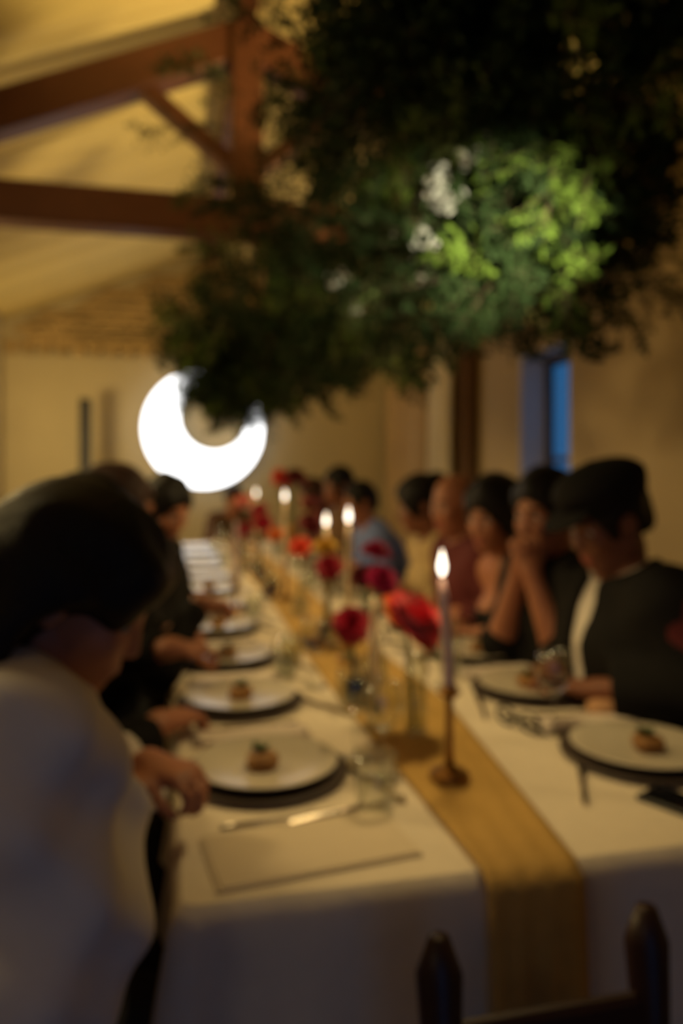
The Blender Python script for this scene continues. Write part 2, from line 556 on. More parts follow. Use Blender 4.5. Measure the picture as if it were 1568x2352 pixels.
# drapes hung along the right wall
def drape(name, mt, y0, y1, z0, z1, x, n, amp, label, pinch=0.0, seed=1, group=None):
    r = random.Random(seed)
    ph = [r.uniform(0, 6.28) for _ in range(4)]
    nz, ny = 14, n * 8
    v, f = [], []
    ym = (y0 + y1) / 2
    for side in (0, 1):
        for j in range(nz + 1):
            t = j / nz
            zz = z1 + (z0 - z1) * t
            w = 1 - pinch * math.sin(min(1, t * 1.25) * PI) ** 2
            for i in range(ny + 1):
                u = i / ny
                yy = ym + (y0 - ym + (y1 - y0) * u) * w
                xx = x + amp * math.sin(u * n * 2 * PI + ph[0] + 0.7 * math.sin(3 * t + ph[1])) * (0.6 + .4 * math.sin(u * 9 + ph[2])) + (0.008 if side else 0)
                v.append((xx, yy, zz))
    W = ny + 1
    o = (nz + 1) * W
    for j in range(nz):
        for i in range(ny):
            q = (j * W + i, j * W + i + 1, (j + 1) * W + i + 1, (j + 1) * W + i)
            f.append(q)
            f.append(tuple(o + k for k in q[::-1]))
    for i in range(ny):
        f.append((i, o + i, o + i + 1, i + 1))
        f.append((nz * W + i, nz * W + i + 1, o + nz * W + i + 1, o + nz * W + i))
    for j in range(nz):
        f.append((j * W, (j + 1) * W, o + (j + 1) * W, o + j * W))
        f.append((j * W + ny, o + j * W + ny, o + (j + 1) * W + ny, (j + 1) * W + ny))
    me = mesh_np(name, v, f, mt, True)
    root = empty(name, (XR - 0.06, ym, 0))
    tag(root, label, 'curtain')
    ob = link('fabric', me, root, (-(XR - 0.06), -ym, 0))
    q = MB().tube([(-0.03, y0 - ym - .03, z1 - .01), (-0.03, y1 - ym + .03, z1 - .01)], 0.012, 10)
    for e in (y0 - ym, y1 - ym):
        q.box((0.015, e, z1 - .01), (0.09, 0.02, 0.03))
    q.obj('curtain_rail', M['brass'], root)
    return root
drape('tan_curtain', M['tan_drape'], 6.62, 8.0, 0.03, 2.75, XR - 0.09, 7, 0.04, 'tan pleated curtain along the right wall up to the far corner', seed=3)
drape('cream_curtain', M['cream'], 5.92, 6.50, 0.03, 2.75, XR - 0.10, 2, 0.05, 'gathered pale cream curtain between tan curtain and dark brown strip', pinch=0.12, seed=5)
drape('brown_curtain', M['brown_drape'], 5.56, 5.80, 0.03, 2.75, XR - 0.08, 2, 0.028, 'narrow dark brown curtain strip on the right wall left of the window', pinch=0.15, seed=8)

# glowing crescent moon lamp on the far wall
def moon():
    cx, cz, ro, ri = 0.305, 1.83, 0.63, 0.32
    ox, oz = 0.09, 0.09                     # the bite is shifted up and to the right
    n = 72
    root = empty('moon_lamp', (cx, YF - 0.10, cz))
    tag(root, 'big white glowing crescent moon lamp low on the far wall', 'lamp')
    outer, inner = [], []
    # gap at the upper right where the horns nearly meet
    a0, a1 = R(68), R(68 + 348)
    for k in range(n + 1):
        a = a0 + (a1 - a0) * k / n
        outer.append((ro * math.cos(a), ro * math.sin(a)))
        d = math.sin(PI * k / n) ** 0.35
        rin = ri
        p = (ox + rin * math.cos(a), oz + rin * math.sin(a))
        q = outer[-1]
        inner.append((q[0] + (p[0] - q[0]) * max(d, 0.03), q[1] + (p[1] - q[1]) * max(d, 0.03)))
    def slab(y0, y1, sh):
        v, f = [], []
        for (pt, yy) in ((outer, y0), (inner, y0), (outer, y1), (inner, y1)):
            pts = pt
            for i, (x_, z_) in enumerate(pts):
                o_ = (outer if pt is inner else inner)[i]
                mx, mz = (x_ + o_[0]) / 2, (z_ + o_[1]) / 2
                v.append((mx + (x_ - mx) * sh, yy, mz + (z_ - mz) * sh))
        N = n + 1
        for i in range(n):
            f += [(i, i + 1, N + i + 1, N + i), (2 * N + i, 3 * N + i, 3 * N + i + 1, 2 * N + i + 1),
                  (i, 2 * N + i, 2 * N + i + 1, i + 1), (N + i, N + i + 1, 3 * N + i + 1, 3 * N + i)]
        f += [(0, N, 3 * N, 2 * N), (n, 2 * N + n, 3 * N + n, N + n)]
        return v, f
    v, f = slab(-0.035, 0.0, 0.985)
    link('glowing_face', mesh_np('glowing_face', v, f, M['moon']), root)
    v, f = slab(0.001, 0.05, 1.0)
    link('back_housing', mesh_np('back_housing', v, f, M['whitemetal']), root)
    m = MB()
    for (x_, z_) in ((-0.42, 0.0), (0.0, -0.42)):
        m.tube([(x_, 0.045, z_), (x_, 0.099, z_)], 0.02, 10)
    m.obj('wall_bracket', M['whitemetal'], root)
    MB().tube([(-0.3, 0.06, -0.42), (-0.34, 0.09, -0.9), (-0.34, 0.09, -1.80)], 0.006, 6).obj('power_cable', M['whitemetal'], root)
moon()

# slim dark loudspeaker column standing by the far wall
sp = empty('column_loudspeaker', (-0.86, 7.72, 0))
tag(sp, 'slim black column loudspeaker standing left of the glowing moon', 'loudspeaker')
MB().box((0, 0, 1.62), (0.105, 0.11, 0.95), bev=0.012).obj('speaker_column', M['black'], sp)
MB().box((0, -0.057, 1.62), (0.085, 0.006, 0.90)).obj('front_grille', M['black'], sp)
MB().tube([(0, 0, 0.45), (0, 0, 1.15)], 0.025, 12).obj('pole', M['black'], sp)
MB().box((0, 0, 0.23), (0.36, 0.36, 0.44), bev=0.02).obj('subwoofer_base', M['black'], sp)

# small black can spotlight on the right ceiling slope , an added housing with no light in it
cs = empty('unlit_can_spotlight', (1.80, 2.75, 3.13))
tag(cs, 'small black unlit can spotlight added on the right ceiling slope above the greenery', 'spotlight')
MB().tube([(0, 0, 0.035), (0, 0, -0.06)], [0.03, 0.018], 12).obj('mount', M['black'], cs)
dv = (Vector((1.0, 2.75, 2.15)) - Vector((1.8, 2.75, 3.05))).normalized()
m = MB()
p0 = Vector((0, 0, -0.07))
ax = [p0 - dv * 0.06, p0 - dv * 0.05, p0 + dv * 0.05, p0 + dv * 0.05, p0 + dv * 0.0]
m.tube(ax, [0.02, 0.035, 0.04, 0.033, 0.03], 14, cap=True)
m.obj('can', M['black'], cs)

# ------------------------------------------------------------------ table, cloth, runner
TX0, TX1, TY0, TY1, TZ = 0.0, 1.07, 0.963, 6.60, 0.75
tb = empty('banquet_table', ((TX0 + TX1) / 2, (TY0 + TY1) / 2, 0))
tag(tb, 'long narrow banquet table hidden under the white cloth', 'table')
TYC = (TY0 + TY1) / 2
MB().box((0, 0, 0.725), (TX1 - TX0 - .03, TY1 - TY0 - .03, 0.034), bev=0.005).obj('tabletop', M['dark_wood'], tb)
for yy in (-2.55, -0.85, 0.85, 2.55):
    for xx in (-0.03, 0.03):
        MB().tube([(xx * 11, yy, 0), (xx * 9, yy, 0.708)], [0.022, 0.028], 8).obj('table_leg', M['dark_wood'], tb)

def cloth():
    rad, n = 0.03, 6
    x0, x1, y0, y1 = TX0, TX1, TY0, TY1
    loop = []
    def seg(a, b, nrm, k):
        for i in range(k):
            t = i / k
            loop.append((a[0] + (b[0] - a[0]) * t, a[1] + (b[1] - a[1]) * t, nrm))
    def arc(c, a0):
        for i in range(n):
            a = a0 + (PI / 2) * i / n
            loop.append((c[0] + rad * math.cos(a), c[1] + rad * math.sin(a), (math.cos(a), math.sin(a))))
    seg((x0 + rad, y0), (x1 - rad, y0), (0, -1), 60)
    arc((x1 - rad, y0 + rad), -PI / 2)
    seg((x1, y0 + rad), (x1, y1 - rad), (1, 0), 150)
    arc((x1 - rad, y1 - rad), 0)
    seg((x1 - rad, y1), (x0 + rad, y1), (0, 1), 40)
    arc((x0 + rad, y1 - rad), PI / 2)
    seg((x0, y1 - rad), (x0, y0 + rad), (-1, 0), 150)
    arc((x0 + rad, y0 + rad), PI)
    N = len(loop)
    rows = 10
    v, f = [], []
    # domain of the drop
    cum = 0
    for i, (x, y, nr) in enumerate(loop):
        front = max(0, -nr[1])
        back = max(0, nr[1])
        corner = math.exp(-((y - y0) / 0.10) ** 2) * (1 - front)
        drop = 0.115 + (0.24) * max(front ** 0.5, corner * 0.9) + 0.1 * back
        amp = 0.006 + 0.022 * math.exp(-((y - y0) / 0.10) ** 2) * (math.exp(-((x - x0) / 0.12) ** 2) + math.exp(-((x - x1) / 0.12) ** 2))
        ph = (x * 1.0 + y * 1.0)
        for j in range(rows + 1):
            t = j / rows
            if j == 0:
                v.append((x - nr[0] * 0.010, y - nr[1] * 0.010, TZ))
                continue
            rip = amp * (math.sin(ph * 34) + 0.6 * math.sin(ph * 71 + 1.3)) * t
            off = 0.004 + 0.012 * t + max(rip, -0.010 * t)
            v.append((x + nr[0] * off, y + nr[1] * off, TZ - 0.006 - (drop - 0.006) * (t ** 1.1)))
    for i in range(N):
        i2 = (i + 1) % N
        for j in range(rows):
            a, b = i * (rows + 1) + j, i2 * (rows + 1) + j
            f.append((a, a + 1, b + 1, b))
    # top as a grid-free ngon split in strips is unnecessary: one flat ngon
    f.append(tuple(i * (rows + 1) for i in range(N)))
    me = mesh_np('tablecloth', v, f, M['linen'], False)
    o = link('tablecloth', me)
    me.polygons.foreach_set('use_smooth', np.array([len(p.vertices) == 4 for p in me.polygons], dtype=bool))
    tag(o, 'long white linen tablecloth over the whole banquet table', 'tablecloth')
cloth()

def runner():
    nx, ny = 12, 90
    v, f = [], []
    ys = []
    L0 = 0.27
    total = L0 + (TY1 - 0.15 - TY0)
    r = random.Random(4)
    for j in range(ny + 1):
        s = -L0 + total * j / ny
        if j and s > 0 and ys and ys[-1] < 0:
            s = 0.002
        ys.append(s)
    for j, s in enumerate(ys):
        yt = TY0 + max(s, 0)
        t = min(1, max(0, (yt - 0.96) / 0.75))
        xl = 0.408 + 0.01 * math.sin(yt * 2.3)
        xrt = 0.548 + 0.095 * t + 0.012 * math.sin(yt * 1.7)
        for i in range(nx + 1):
            u = i / nx
            wr = 0.0025 * math.sin(u * 22 + 2 * math.sin(yt * 3)) + 0.0015 * math.sin(u * 41 + yt * 6)
            x = xl + (xrt - xl) * u
            if s >= 0:
                v.append((x, yt, TZ + 0.0065 + wr))
            else:
                d = -s
                v.append((x + 0.02 * d * math.sin(u * 9), TY0 - 0.027 - 0.02 * d * 4 - 0.006 * math.sin(u * 22 + 1) * min(1, d * 8), TZ + 0.004 - d))
    W = nx + 1
    for j in range(ny):
        for i in range(nx):
            f.append((j * W + i, j * W + i + 1, (j + 1) * W + i + 1, (j + 1) * W + i))
    o = link('table_runner', mesh_np('table_runner', v, f, M['runner'], True))
    sm = o.modifiers.new('thick', 'SOLIDIFY')
    sm.thickness = 0.0015
    sm.offset = 1
    tag(o, 'narrow ochre gauze runner along the middle of the white tablecloth', 'table runner')
runner()

# ------------------------------------------------------------------ tableware
ZT = TZ + 0.001
RUN = TZ + 0.012
plate_me = MB().lathe([(0, 0.004), (0.045, 0.004), (0.05, 0.0), (0.06, 0.003), (0.088, 0.006), (0.132, 0.018), (0.135, 0.021), (0.131, 0.0215), (0.090, 0.011), (0.06, 0.009), (0, 0.009)], 40).mesh('dinner_plate', M['porcelain'], True)
shade_disc_me = MB().lathe([(0, 0), (0.10, 0), (0.152, 0.007), (0.155, 0.010), (0.150, 0.011), (0.10, 0.006), (0, 0.006)], 40).mesh('shade_disc', M['plate_shade'], True)  # dark disc drawn in place of the shade under each plate rim

def patty_mesh(seed):
    r = random.Random(seed)
    m = MB()
    ph = r.uniform(0, 6)
    n = 18
    prof = [(0, 0), (0.024, 0), (0.030, 0.008), (0.030, 0.019), (0.024, 0.027), (0, 0.029)]
    m.lathe(prof, n)
    m.v = [(x * (1 + .08 * math.sin(4 * math.atan2(y, x) + ph)), y * (1 + .08 * math.cos(3 * math.atan2(y, x) + ph)), z + 0.0015 * math.sin(90 * x + ph)) for x, y, z in m.v]
    return m
def herb_mesh(seed):
    r = random.Random(seed)
    m = MB()
    for k in range(16):
        a, e = r.uniform(0, 6.28), r.uniform(0.1, 0.9)
        l = r.uniform(0.014, 0.026)
        d = Vector((math.cos(a) * math.cos(e), math.sin(a) * math.cos(e), math.sin(e)))
        s = d.cross(Vector((0, 0, 1))).normalized() * 0.006
        b = Vector((r.uniform(-.006, .006), r.uniform(-.006, .006), 0.0))
        mid = b + d * l * 0.55 + Vector((0, 0, 0.003))
        tip = b + d * l
        up = d.cross(s).normalized() * 0.002
        m.add([b, mid + s, tip, mid - s, mid + up], [(0, 1, 4), (1, 2, 4), (2, 3, 4), (3, 0, 4), (0, 3, 2, 1)])
    return m
patty_me = [patty_mesh(k).mesh('patty', M['patty'], True) for k in range(3)]
herb_me = [herb_mesh(k).mesh('herb', M['herb']) for k in range(3)]

def fork_meshes():
    m = MB()
    m.tube([(0, -0.10, 0.002), (0, -0.03, 0.004), (0, 0.03, 0.005), (0, 0.045, 0.004)], [0.0045, 0.003, 0.0022, 0.004], 6)
    m.box((0, 0.052, 0.004), (0.021, 0.018, 0.002))
    for k in range(4):
        m.tube([(-0.0085 + k * 0.0057, 0.06, 0.004), (-0.0085 + k * 0.0057, 0.098, 0.006)], [0.0017, 0.0011], 5)
    return m
def knife_mesh():
    m = MB()
    m.tube([(0, -0.11, 0.003), (0, -0.06, 0.004), (0, -0.01, 0.004)], [0.005, 0.0055, 0.0045], 6)
    v = [(-0.006, -0.01, .0025), (0.006, -0.01, .0025), (0.009, 0.06, .0025), (0.004, 0.105, .0025), (-0.006, 0.105, .0025)]
    m.add(v + [(x, y, z + .0018) for x, y, z in v], [(4, 3, 2, 1, 0), (5, 6, 7, 8, 9)] + [(i, (i + 1) % 5, 5 + (i + 1) % 5, 5 + i) for i in range(5)])
    return m
fork_me = fork_meshes().mesh('fork', M['steel'], True)
knife_me = knife_mesh().mesh('knife', M['steel'])

def napkin_mesh(lx, ly, seed):
    """a linen napkin folded into a soft layered strip"""
    r = random.Random(seed)
    m = MB()
    for layer in range(3):
        nx, ny = 14, 5
        z0 = 0.001 + layer * 0.0045
        sh = 1 - 0.03 * layer
        v, f = [], []
        for top in (0, 1):
            for j in range(ny + 1):
                for i in range(nx + 1):
                    x = (i / nx - .5) * lx * sh + r.uniform(-.0012, .0012)
                    y = (j / ny - .5) * ly * sh + 0.003 * math.sin(i * 0.9 + layer)
                    edge = 1 if 0 < i < nx and 0 < j < ny else 0.25
                    v.append((x, y, z0 + top * 0.004 * edge + 0.001 * math.sin(i * .8 + j + layer) * top))
        W = (nx + 1) * (ny + 1)
        for j in range(ny):
            for i in range(nx):
                a = j * (nx + 1) + i
                q = (a, a + 1, a + nx + 2, a + nx + 1)
                f.append(q[::-1])
                f.append(tuple(W + k for k in q))
        for i in range(nx):
            f.append((i, i + 1, W + i + 1, W + i))
            b = ny * (nx + 1)
            f.append((b + i + 1, b + i, W + b + i, W + b + i + 1))
        for j in range(ny):
            a, b = j * (nx + 1), (j + 1) * (nx + 1)
            f.append((b, a, W + a, W + b))
            f.append((a + nx, b + nx, W + b + nx, W + a + nx))
        m.add(v, f)
    return m
napkin_me = [napkin_mesh(0.25, 0.075, k).mesh('napkin', M['napkin'], True) for k in range(3)]

def wineglass():
    m = MB()
    m.lathe([(0, 0), (0.033, 0), (0.034, 0.002), (0.010, 0.005), (0.004, 0.010), (0.0035, 0.075), (0.008, 0.083), (0.030, 0.105), (0.038, 0.130), (0.036, 0.155), (0.032, 0.178),
             (0.0308, 0.178), (0.0345, 0.155), (0.0365, 0.130), (0.0285, 0.107), (0.006, 0.086), (0, 0.085)], 24)
    return m
def tumbler_mesh():
    return MB().lathe([(0, 0), (0.028, 0), (0.031, 0.003), (0.036, 0.095), (0.0345, 0.095), (0.0295, 0.008), (0, 0.008)], 24)
wg_me = wineglass().mesh('glass_body', M['glass'], True)
tu_me = tumbler_mesh().mesh('glass_body', M['glass'], True)
wine_me = MB().lathe([(0, 0.087), (0.0065, 0.0875), (0.0278, 0.107), (0.0345, 0.122), (0, 0.122)], 24).mesh('wine', M['wine'], True)
water_me = MB().lathe([(0, 0.0088), (0.0287, 0.0088), (0.0318, 0.05), (0, 0.05)], 24).mesh('water', M['water'], True)
juice_me = MB().lathe([(0, 0.0088), (0.0287, 0.0088), (0.0325, 0.062), (0, 0.062)], 24).mesh('juice', M['yellow_drink'], True)

def glass(name, me, x, y, fill, fill_name, label, group=None, z=ZT):
    o = link(name, me, None, (x, y, z))
    if fill is not None:
        link(fill_name, fill, o)
    return tag(o, label, 'glass', group)

WHO_L = {1: 'person in the white shirt', 2: 'black-sleeved person behind the white shirt'}
LY = [1.37, 1.83, 2.25, 2.72, 3.18, 3.64, 4.10, 4.56, 5.02, 5.48, 5.94]
RY = [1.29, 1.75, 2.16, 2.58, 2.98, 3.42, 3.88, 4.34, 4.80, 5.26, 5.72]
for side, ys, xp, sg in (('left', LY, 0.150, 1), ('right', RY, 0.915, -1)):
    for i, y in enumerate(ys):
        rr = random.Random(i * 7 + (side == 'right'))
        nth = f'{ordinal(i)} from the near end on the {side} side'
        jx, jy = rr.uniform(-.008, .008), rr.uniform(-.012, .012)
        tag(link('shade_disc', shade_disc_me, None, (xp + jx + sg * .010, y + jy, ZT)), f'dark disc standing in for shade under the plate, {nth} of the table', 'plate', f'dark shade discs along the {side} side')
        tag(link('dinner_plate', plate_me, None, (xp + jx + sg * .010, y + jy, ZT + 0.0068)), f'white dinner plate on a dark shade disc, {nth}', 'plate', f'dinner plates along the {side} side')
        zf = ZT + 0.0068 + 0.0095
        if i < 6:
            p = link('stuffed_patty', patty_me[i % 3], None, (xp + jx + .01 * sg + rr.uniform(-.02, .02) - (0.005 if side == 'left' else 0), y + jy - .01, zf), (0, 0, rr.uniform(0, 6)))
            tag(p, f'browned patty with herbs on the plate {nth}', 'food', f'patties on the {side} plates')
            link('herb', herb_me[i % 3], p, (0, 0, 0.028))
        tag(link('napkin', napkin_me[i % 3], None, (xp + sg * (.010) + rr.uniform(-.01, .01), y + 0.205 + rr.uniform(-.01, .01), ZT), (0, 0, rr.uniform(-.05, .05))),
            f'folded pinkish-white napkin beyond the plate {nth}', 'napkin', f'folded napkins along the {side} side')
        tag(link('fork', fork_me, None, (xp + sg * 0.02, y - 0.182 - .01, ZT), (0, 0, R(90 + rr.uniform(-6, 6)) * -sg)), f'steel fork before the plate {nth}', 'fork', f'forks on the {side} side')
        tag(link('knife', knife_me, None, (xp + sg * 0.19, y - 0.07, ZT), (0, 0, R(rr.uniform(-30, -10)) * -sg)), f'steel knife beside the plate {nth}', 'knife', f'knives on the {side} side')
        xg = xp + sg * 0.215
        if not (side == 'left' and i in (0, 2)) and not (side == 'right' and i == 0):
            glass('wine_glass', wg_me, xg + rr.uniform(-.015, .015), y + 0.10, wine_me if rr.random() < .35 else None, 'wine', f'stemmed wine glass, {nth}', f'wine glasses on the {side} side')
        if i % 2 == 1 and i < 10:
            glass('tumbler', tu_me, xg - sg * .055 + rr.uniform(-.01, .01), y + 0.215, water_me, 'water', f'water tumbler between settings, {nth}', f'water tumblers on the {side} side')
glass('tumbler', tu_me, 0.335, 2.15, juice_me, 'juice', 'tumbler of yellow juice beside the third left plate')
glass('tumbler', tu_me, 0.325, 1.185, None, '', 'empty stemless tumbler nearest the camera left of the runner')
glass('wine_glass', wg_me, 0.372, 1.305, None, '', 'bright clear wine glass between near left plate and brass candlestick')
glass('wine_glass', wg_me, 0.345, 1.41, None, '', 'clear wine glass just behind the bright one left of the runner')
glass('wine_glass', wg_me, 0.80, 1.46, wine_me, 'wine', 'wine glass with red wine before the person in the flat cap')

# menu card and extra napkin in the empty near left place
mc = MB()
mc.box((0, 0, 0.0012), (0.30, 0.155, 0.002))
mc.box((0.002, 0.002, 0.0034), (0.292, 0.150, 0.0016))
tag(mc.obj('menu_card', M['paper'], None, (0.195, 1.085, ZT), (0, 0, R(7))), 'pale folded menu card lying flat at the near left corner', 'menu card')
tag(link('table_knife', knife_me, None, (0.285, 1.19, ZT), (0, 0, R(-75))), 'steel knife lying above the menu card at the near left corner', 'knife')
ph = empty('phone', (0.835, 1.075, ZT), R(25))
tag(ph, 'black phone lying at the right front corner of the table', 'phone')
MB().box((0, 0, 0.0045), (0.075, 0.15, 0.008), bev=0.003).obj('phone_body', M['black'], ph)
MB().box((0, 0, 0.0088), (0.069, 0.143, 0.0006)).obj('screen', mat('phone_glass', (0.006, 0.006, 0.008), 0.08, var=0.1), ph)
gl = empty('eyeglasses', (0.735, 1.50, ZT), R(-68))
tag(gl, 'black folded eyeglasses on the cloth right of the brass candlestick', 'eyeglasses')
m = MB()
for s in (-1, 1):
    pts = [(s * 0.034 + 0.026 * math.cos(a), 0, 0.022 + 0.020 * math.sin(a)) for a in [2 * PI * k / 16 for k in range(17)]]
    m.tube(pts, 0.0035, 6, cap=False)
m.tube([(-0.009, 0, 0.026), (0, 0.002, 0.029), (0.009, 0, 0.026)], 0.003, 6)
m.obj('eyeglass_frame', M['black'], gl)
for s in (-1, 1):
    MB().tube([(s * 0.062, 0.002, 0.026), (s * 0.058, 0.012 + .004 * s, 0.024), (-s * 0.045, 0.016 + .004 * s, 0.010), (-s * 0.062, 0.016 + .004 * s, 0.005)], 0.003, 6).obj('temple_arm', M['black'], gl)
bd = MB().lathe([(0, 0), (0.03, 0), (0.042, 0.012), (0.040, 0.026), (0.022, 0.036), (0, 0.038)], 18)
bd.v = [(x * 1.35, y, z) for x, y, z in bd.v]
tag(bd.obj('bread_roll', mat('bread_crust', (0.50, 0.27, 0.14), 0.8, var=0.2, scale=30, bump=0.2), None, (0.985, 1.55, ZT), (0, 0, 0.4), True), 'bread roll on the cloth before the person in the flat cap', 'bread')

# ------------------------------------------------------------------ candles
def flame_mesh():
    return MB().lathe([(0, 0), (0.004, 0.004), (0.0075, 0.014), (0.007, 0.024), (0.004, 0.036), (0, 0.050)], 12).mesh('flame', M['flame'], True)
flame_me = flame_mesh()

def candlestick(x, y, h, label, name='brass_candlestick', z=RUN):
    o = empty(name, (x, y, z))
    tag(o, label, 'candlestick', 'brass candlesticks along the runner')
    MB().lathe([(0, 0), (0.036, 0), (0.037, 0.004), (0.033, 0.009), (0.018, 0.014), (0.010, 0.022), (0, 0.022)], 24).obj('base', M['brass'], o, smooth=True)
    MB().lathe([(0, 0.02), (0.009, 0.02), (0.0075, 0.05), (0.007, h - 0.03), (0.008, h - 0.022), (0, h - 0.022)], 16).obj('stick', M['brass'], o, smooth=True)
    MB().lathe([(0, h - 0.024), (0.008, h - 0.024), (0.020, h - 0.014), (0.021, h - 0.011), (0.013, h - 0.010), (0.0135, h), (0.0115, h), (0.0113, h - 0.012), (0, h - 0.012)], 20).obj('candle_cup', M['brass'], o, smooth=True)
    return o

def candle(x, y, z, h, lean, mt, label, lit=True, r=0.0105, group='taper candles along the runner'):
    o = empty('taper_candle', (x, y, z))
    tag(o, label, 'candle', group)
    n = 8
    pts = [(lean[0] * (k / n) ** 1.3, lean[1] * (k / n) ** 1.3, h * k / n) for k in range(n + 1)]
    rad = [r * (1 - 0.28 * k / n) for k in range(n)] + [r * 0.4]
    MB().tube(pts, rad, 14).obj('wax', M[mt], o, smooth=True)
    tx, ty = lean
    MB().tube([(tx, ty, h - 0.001), (tx + .001, ty, h + 0.010)], 0.0012, 5).obj('wick', M['wick'], o)
    if lit:
        link('flame', flame_me, o, (tx, ty, h + 0.004))
        pl = lamp('candle_light', 'POINT', (tx, ty, h + 0.03), None, 0.55, (1.0, 0.62, 0.28), 0.02)
        pl.parent = o
    return o

# near brass candlestick with lilac taper
candlestick(0.485, 1.262, 0.165, 'tall brass candlestick with lilac taper, nearest on the runner')
candle(0.485, 1.262, RUN + 0.153, 0.205, (-0.014, 0.0), 'wax_lilac', 'lit lilac taper candle in the nearest brass candlestick')
# cream taper in a low glass holder
gh = MB().lathe([(0, 0), (0.030, 0), (0.033, 0.006), (0.020, 0.014), (0.013, 0.03), (0.0165, 0.055), (0.0150, 0.055), (0.0118, 0.032), (0, 0.030)], 24).obj('glass_candle_holder', M['glass'], None, (0.425, 1.545, RUN), smooth=True)
tag(gh, 'low clear glass candle holder with the cream taper', 'candle holder')
candle(0.425, 1.545, RUN + 0.031, 0.255, (-0.006, 0), 'wax_cream', 'unlit cream taper candle beside the big red bloom', lit=False, r=0.0105)
for k, (x, y, zf, mt, nm) in enumerate(((0.505, 2.14, 1.165, 'wax_cream', 'lit cream taper behind the magenta flowers, second lit candle on the runner'),
                                       (0.535, 2.62, 1.125, 'wax_cream', 'lit cream taper by the yellow flower, third lit candle on the runner'),
                                       (0.485, 3.30, 1.20, 'wax_cream', 'lit cream taper below the far red bouquet, fourth lit candle'),
                                       (0.49, 4.55, 1.19, 'wax_cream', 'lit cream taper farthest along the runner'))):
    h0 = 0.16
    candlestick(x, y, h0, 'brass candlestick holding the ' + nm.split(' taper')[0].replace('lit ', '') + ' taper, ' + ordinal(k + 1) + ' along the runner')
    candle(x, y, RUN + h0 - 0.012, zf - (RUN + h0 - 0.012), (0, 0), mt, nm)
candlestick(0.245, 3.05, 0.13, 'brass candlestick standing left of the runner among the plates', z=ZT)
candle(0.245, 3.05, ZT + 0.118, 0.26, (0, 0), 'wax_lilac', 'unlit pale lilac taper standing left of the runner', lit=False, r=0.013)

# ------------------------------------------------------------------ flowers in bud vases
def petal_mesh(l, w, cup, mt, name='petal'):
    v, f = [], []
    n = 4
    for i in range(n + 1):
        t = i / n
        ww = w * math.sin(PI * (0.08 + 0.86 * t)) ** 0.8
        zc = cup * t * t
        v += [(l * t, -ww, zc + 0.25 * ww), (l * t, 0, zc), (l * t, ww, zc + 0.25 * ww)]
    for i in range(n):
        a = i * 3
        f += [(a, a + 3, a + 4, a + 1), (a + 1, a + 4, a + 5, a + 2)]
    return mesh_np(name, v, f, mt, True)

def petal_layout(r, layers, seed):
    """rotations (Matrix 4x4, scale) of the petals of a dahlia-like bloom whose axis is +Z"""
    rr = random.Random(seed)
    out = []
    for k in range(layers):
        t = k / max(1, layers - 1)
        n = int(15 - 8 * t)
        el = R(-18 + 88 * t)
        for i in range(n):
            az = 2 * PI * (i + 0.5 * (k % 2)) / n + rr.uniform(-.1, .1)
            sc = r * (1.0 - 0.52 * t) * rr.uniform(.92, 1.06)
            m = Matrix.Rotation(az, 4, 'Z') @ Matrix.Rotation(-el - rr.uniform(-.08, .08), 4, 'Y')
            m = Matrix.Translation((0, 0, r * 0.10 * k / layers)) @ m @ Matrix.Scale(sc, 4)
            out.append((m, k))
    return out

def leaf_obj(parent, pos, d, l, w, mt):
    d = Vector(d).normalized()
    me = petal_mesh(l, w, -0.3 * l, mt, 'leaf')
    o = link('leaf', me, parent, pos)
    o.rotation_mode = 'QUATERNION'
    o.rotation_quaternion = d.to_track_quat('X', 'Z')
    return o

PETALS = {}
def flower(base, head, axis, r, mt, label, outer_mt=None, per_petal=False, seed=1, group=None, layers=5, leaves=2):
    base, head, axis = Vector(base), Vector(head), Vector(axis).normalized()
    o = empty('cut_flower', base)
    tag(o, label, 'flower', group)
    h = head - base
    neck = h - axis * r * 0.22
    mid = h * 0.55 + Vector((0.0, 0.0, 0.0)) + Vector((axis.x, axis.y, 0)) * -0.012
    MB().tube([(0, 0, 0), tuple(h * 0.28 + Vector((axis.x, axis.y, 0)) * -0.007), tuple(mid), tuple(neck)], [0.0036, 0.0034, 0.003, 0.004], 8).obj('stem', M['stem'], o, smooth=True)
    for k in range(leaves):
        a = seed * 2.1 + k * 2.7
        leaf_obj(o, tuple(h * (0.62 + 0.14 * k)), (math.cos(a), math.sin(a), 0.35), 0.055 + r * .25, 0.012, M['stem'])
    q = axis.to_track_quat('Z', 'Y').to_matrix().to_4x4()
    lay = petal_layout(r, layers, seed)
    key = (mt, 'p')
    if key not in PETALS:
        PETALS[key] = petal_mesh(1, 0.37, 0.26, M[mt])
    if outer_mt and (outer_mt, 'p') not in PETALS:
        PETALS[(outer_mt, 'p')] = petal_mesh(1, 0.37, 0.26, M[outer_mt])
    cup = MB().lathe([(0, -r * 0.22), (r * 0.12, -r * 0.2), (r * 0.34, -r * 0.02), (r * .3, r * 0.1), (0, r * 0.25)], 12)
    cup.v = [tuple(q @ Vector(p) + h) for p in cup.v]
    if per_petal:
        bl = cup.obj('bloom', M[mt], o, smooth=True)
        for (m, k) in lay:
            pme = PETALS[(outer_mt, 'p')] if (outer_mt and k == 0) else PETALS[key]
            p = link('petal', pme, bl)
            p.matrix_local = Matrix.Translation(h) @ q @ m
    else:
        src = PETALS[key]
        pv = [v.co.copy() for v in src.vertices]
        pf = [tuple(p.vertices) for p in src.polygons]
        for (m, k) in lay:
            mm = Matrix.Translation(h) @ q @ m
            cup.add([tuple(mm @ p) for p in pv], pf)
        cup.obj('bloom', M[mt], o, smooth=True)
    return o

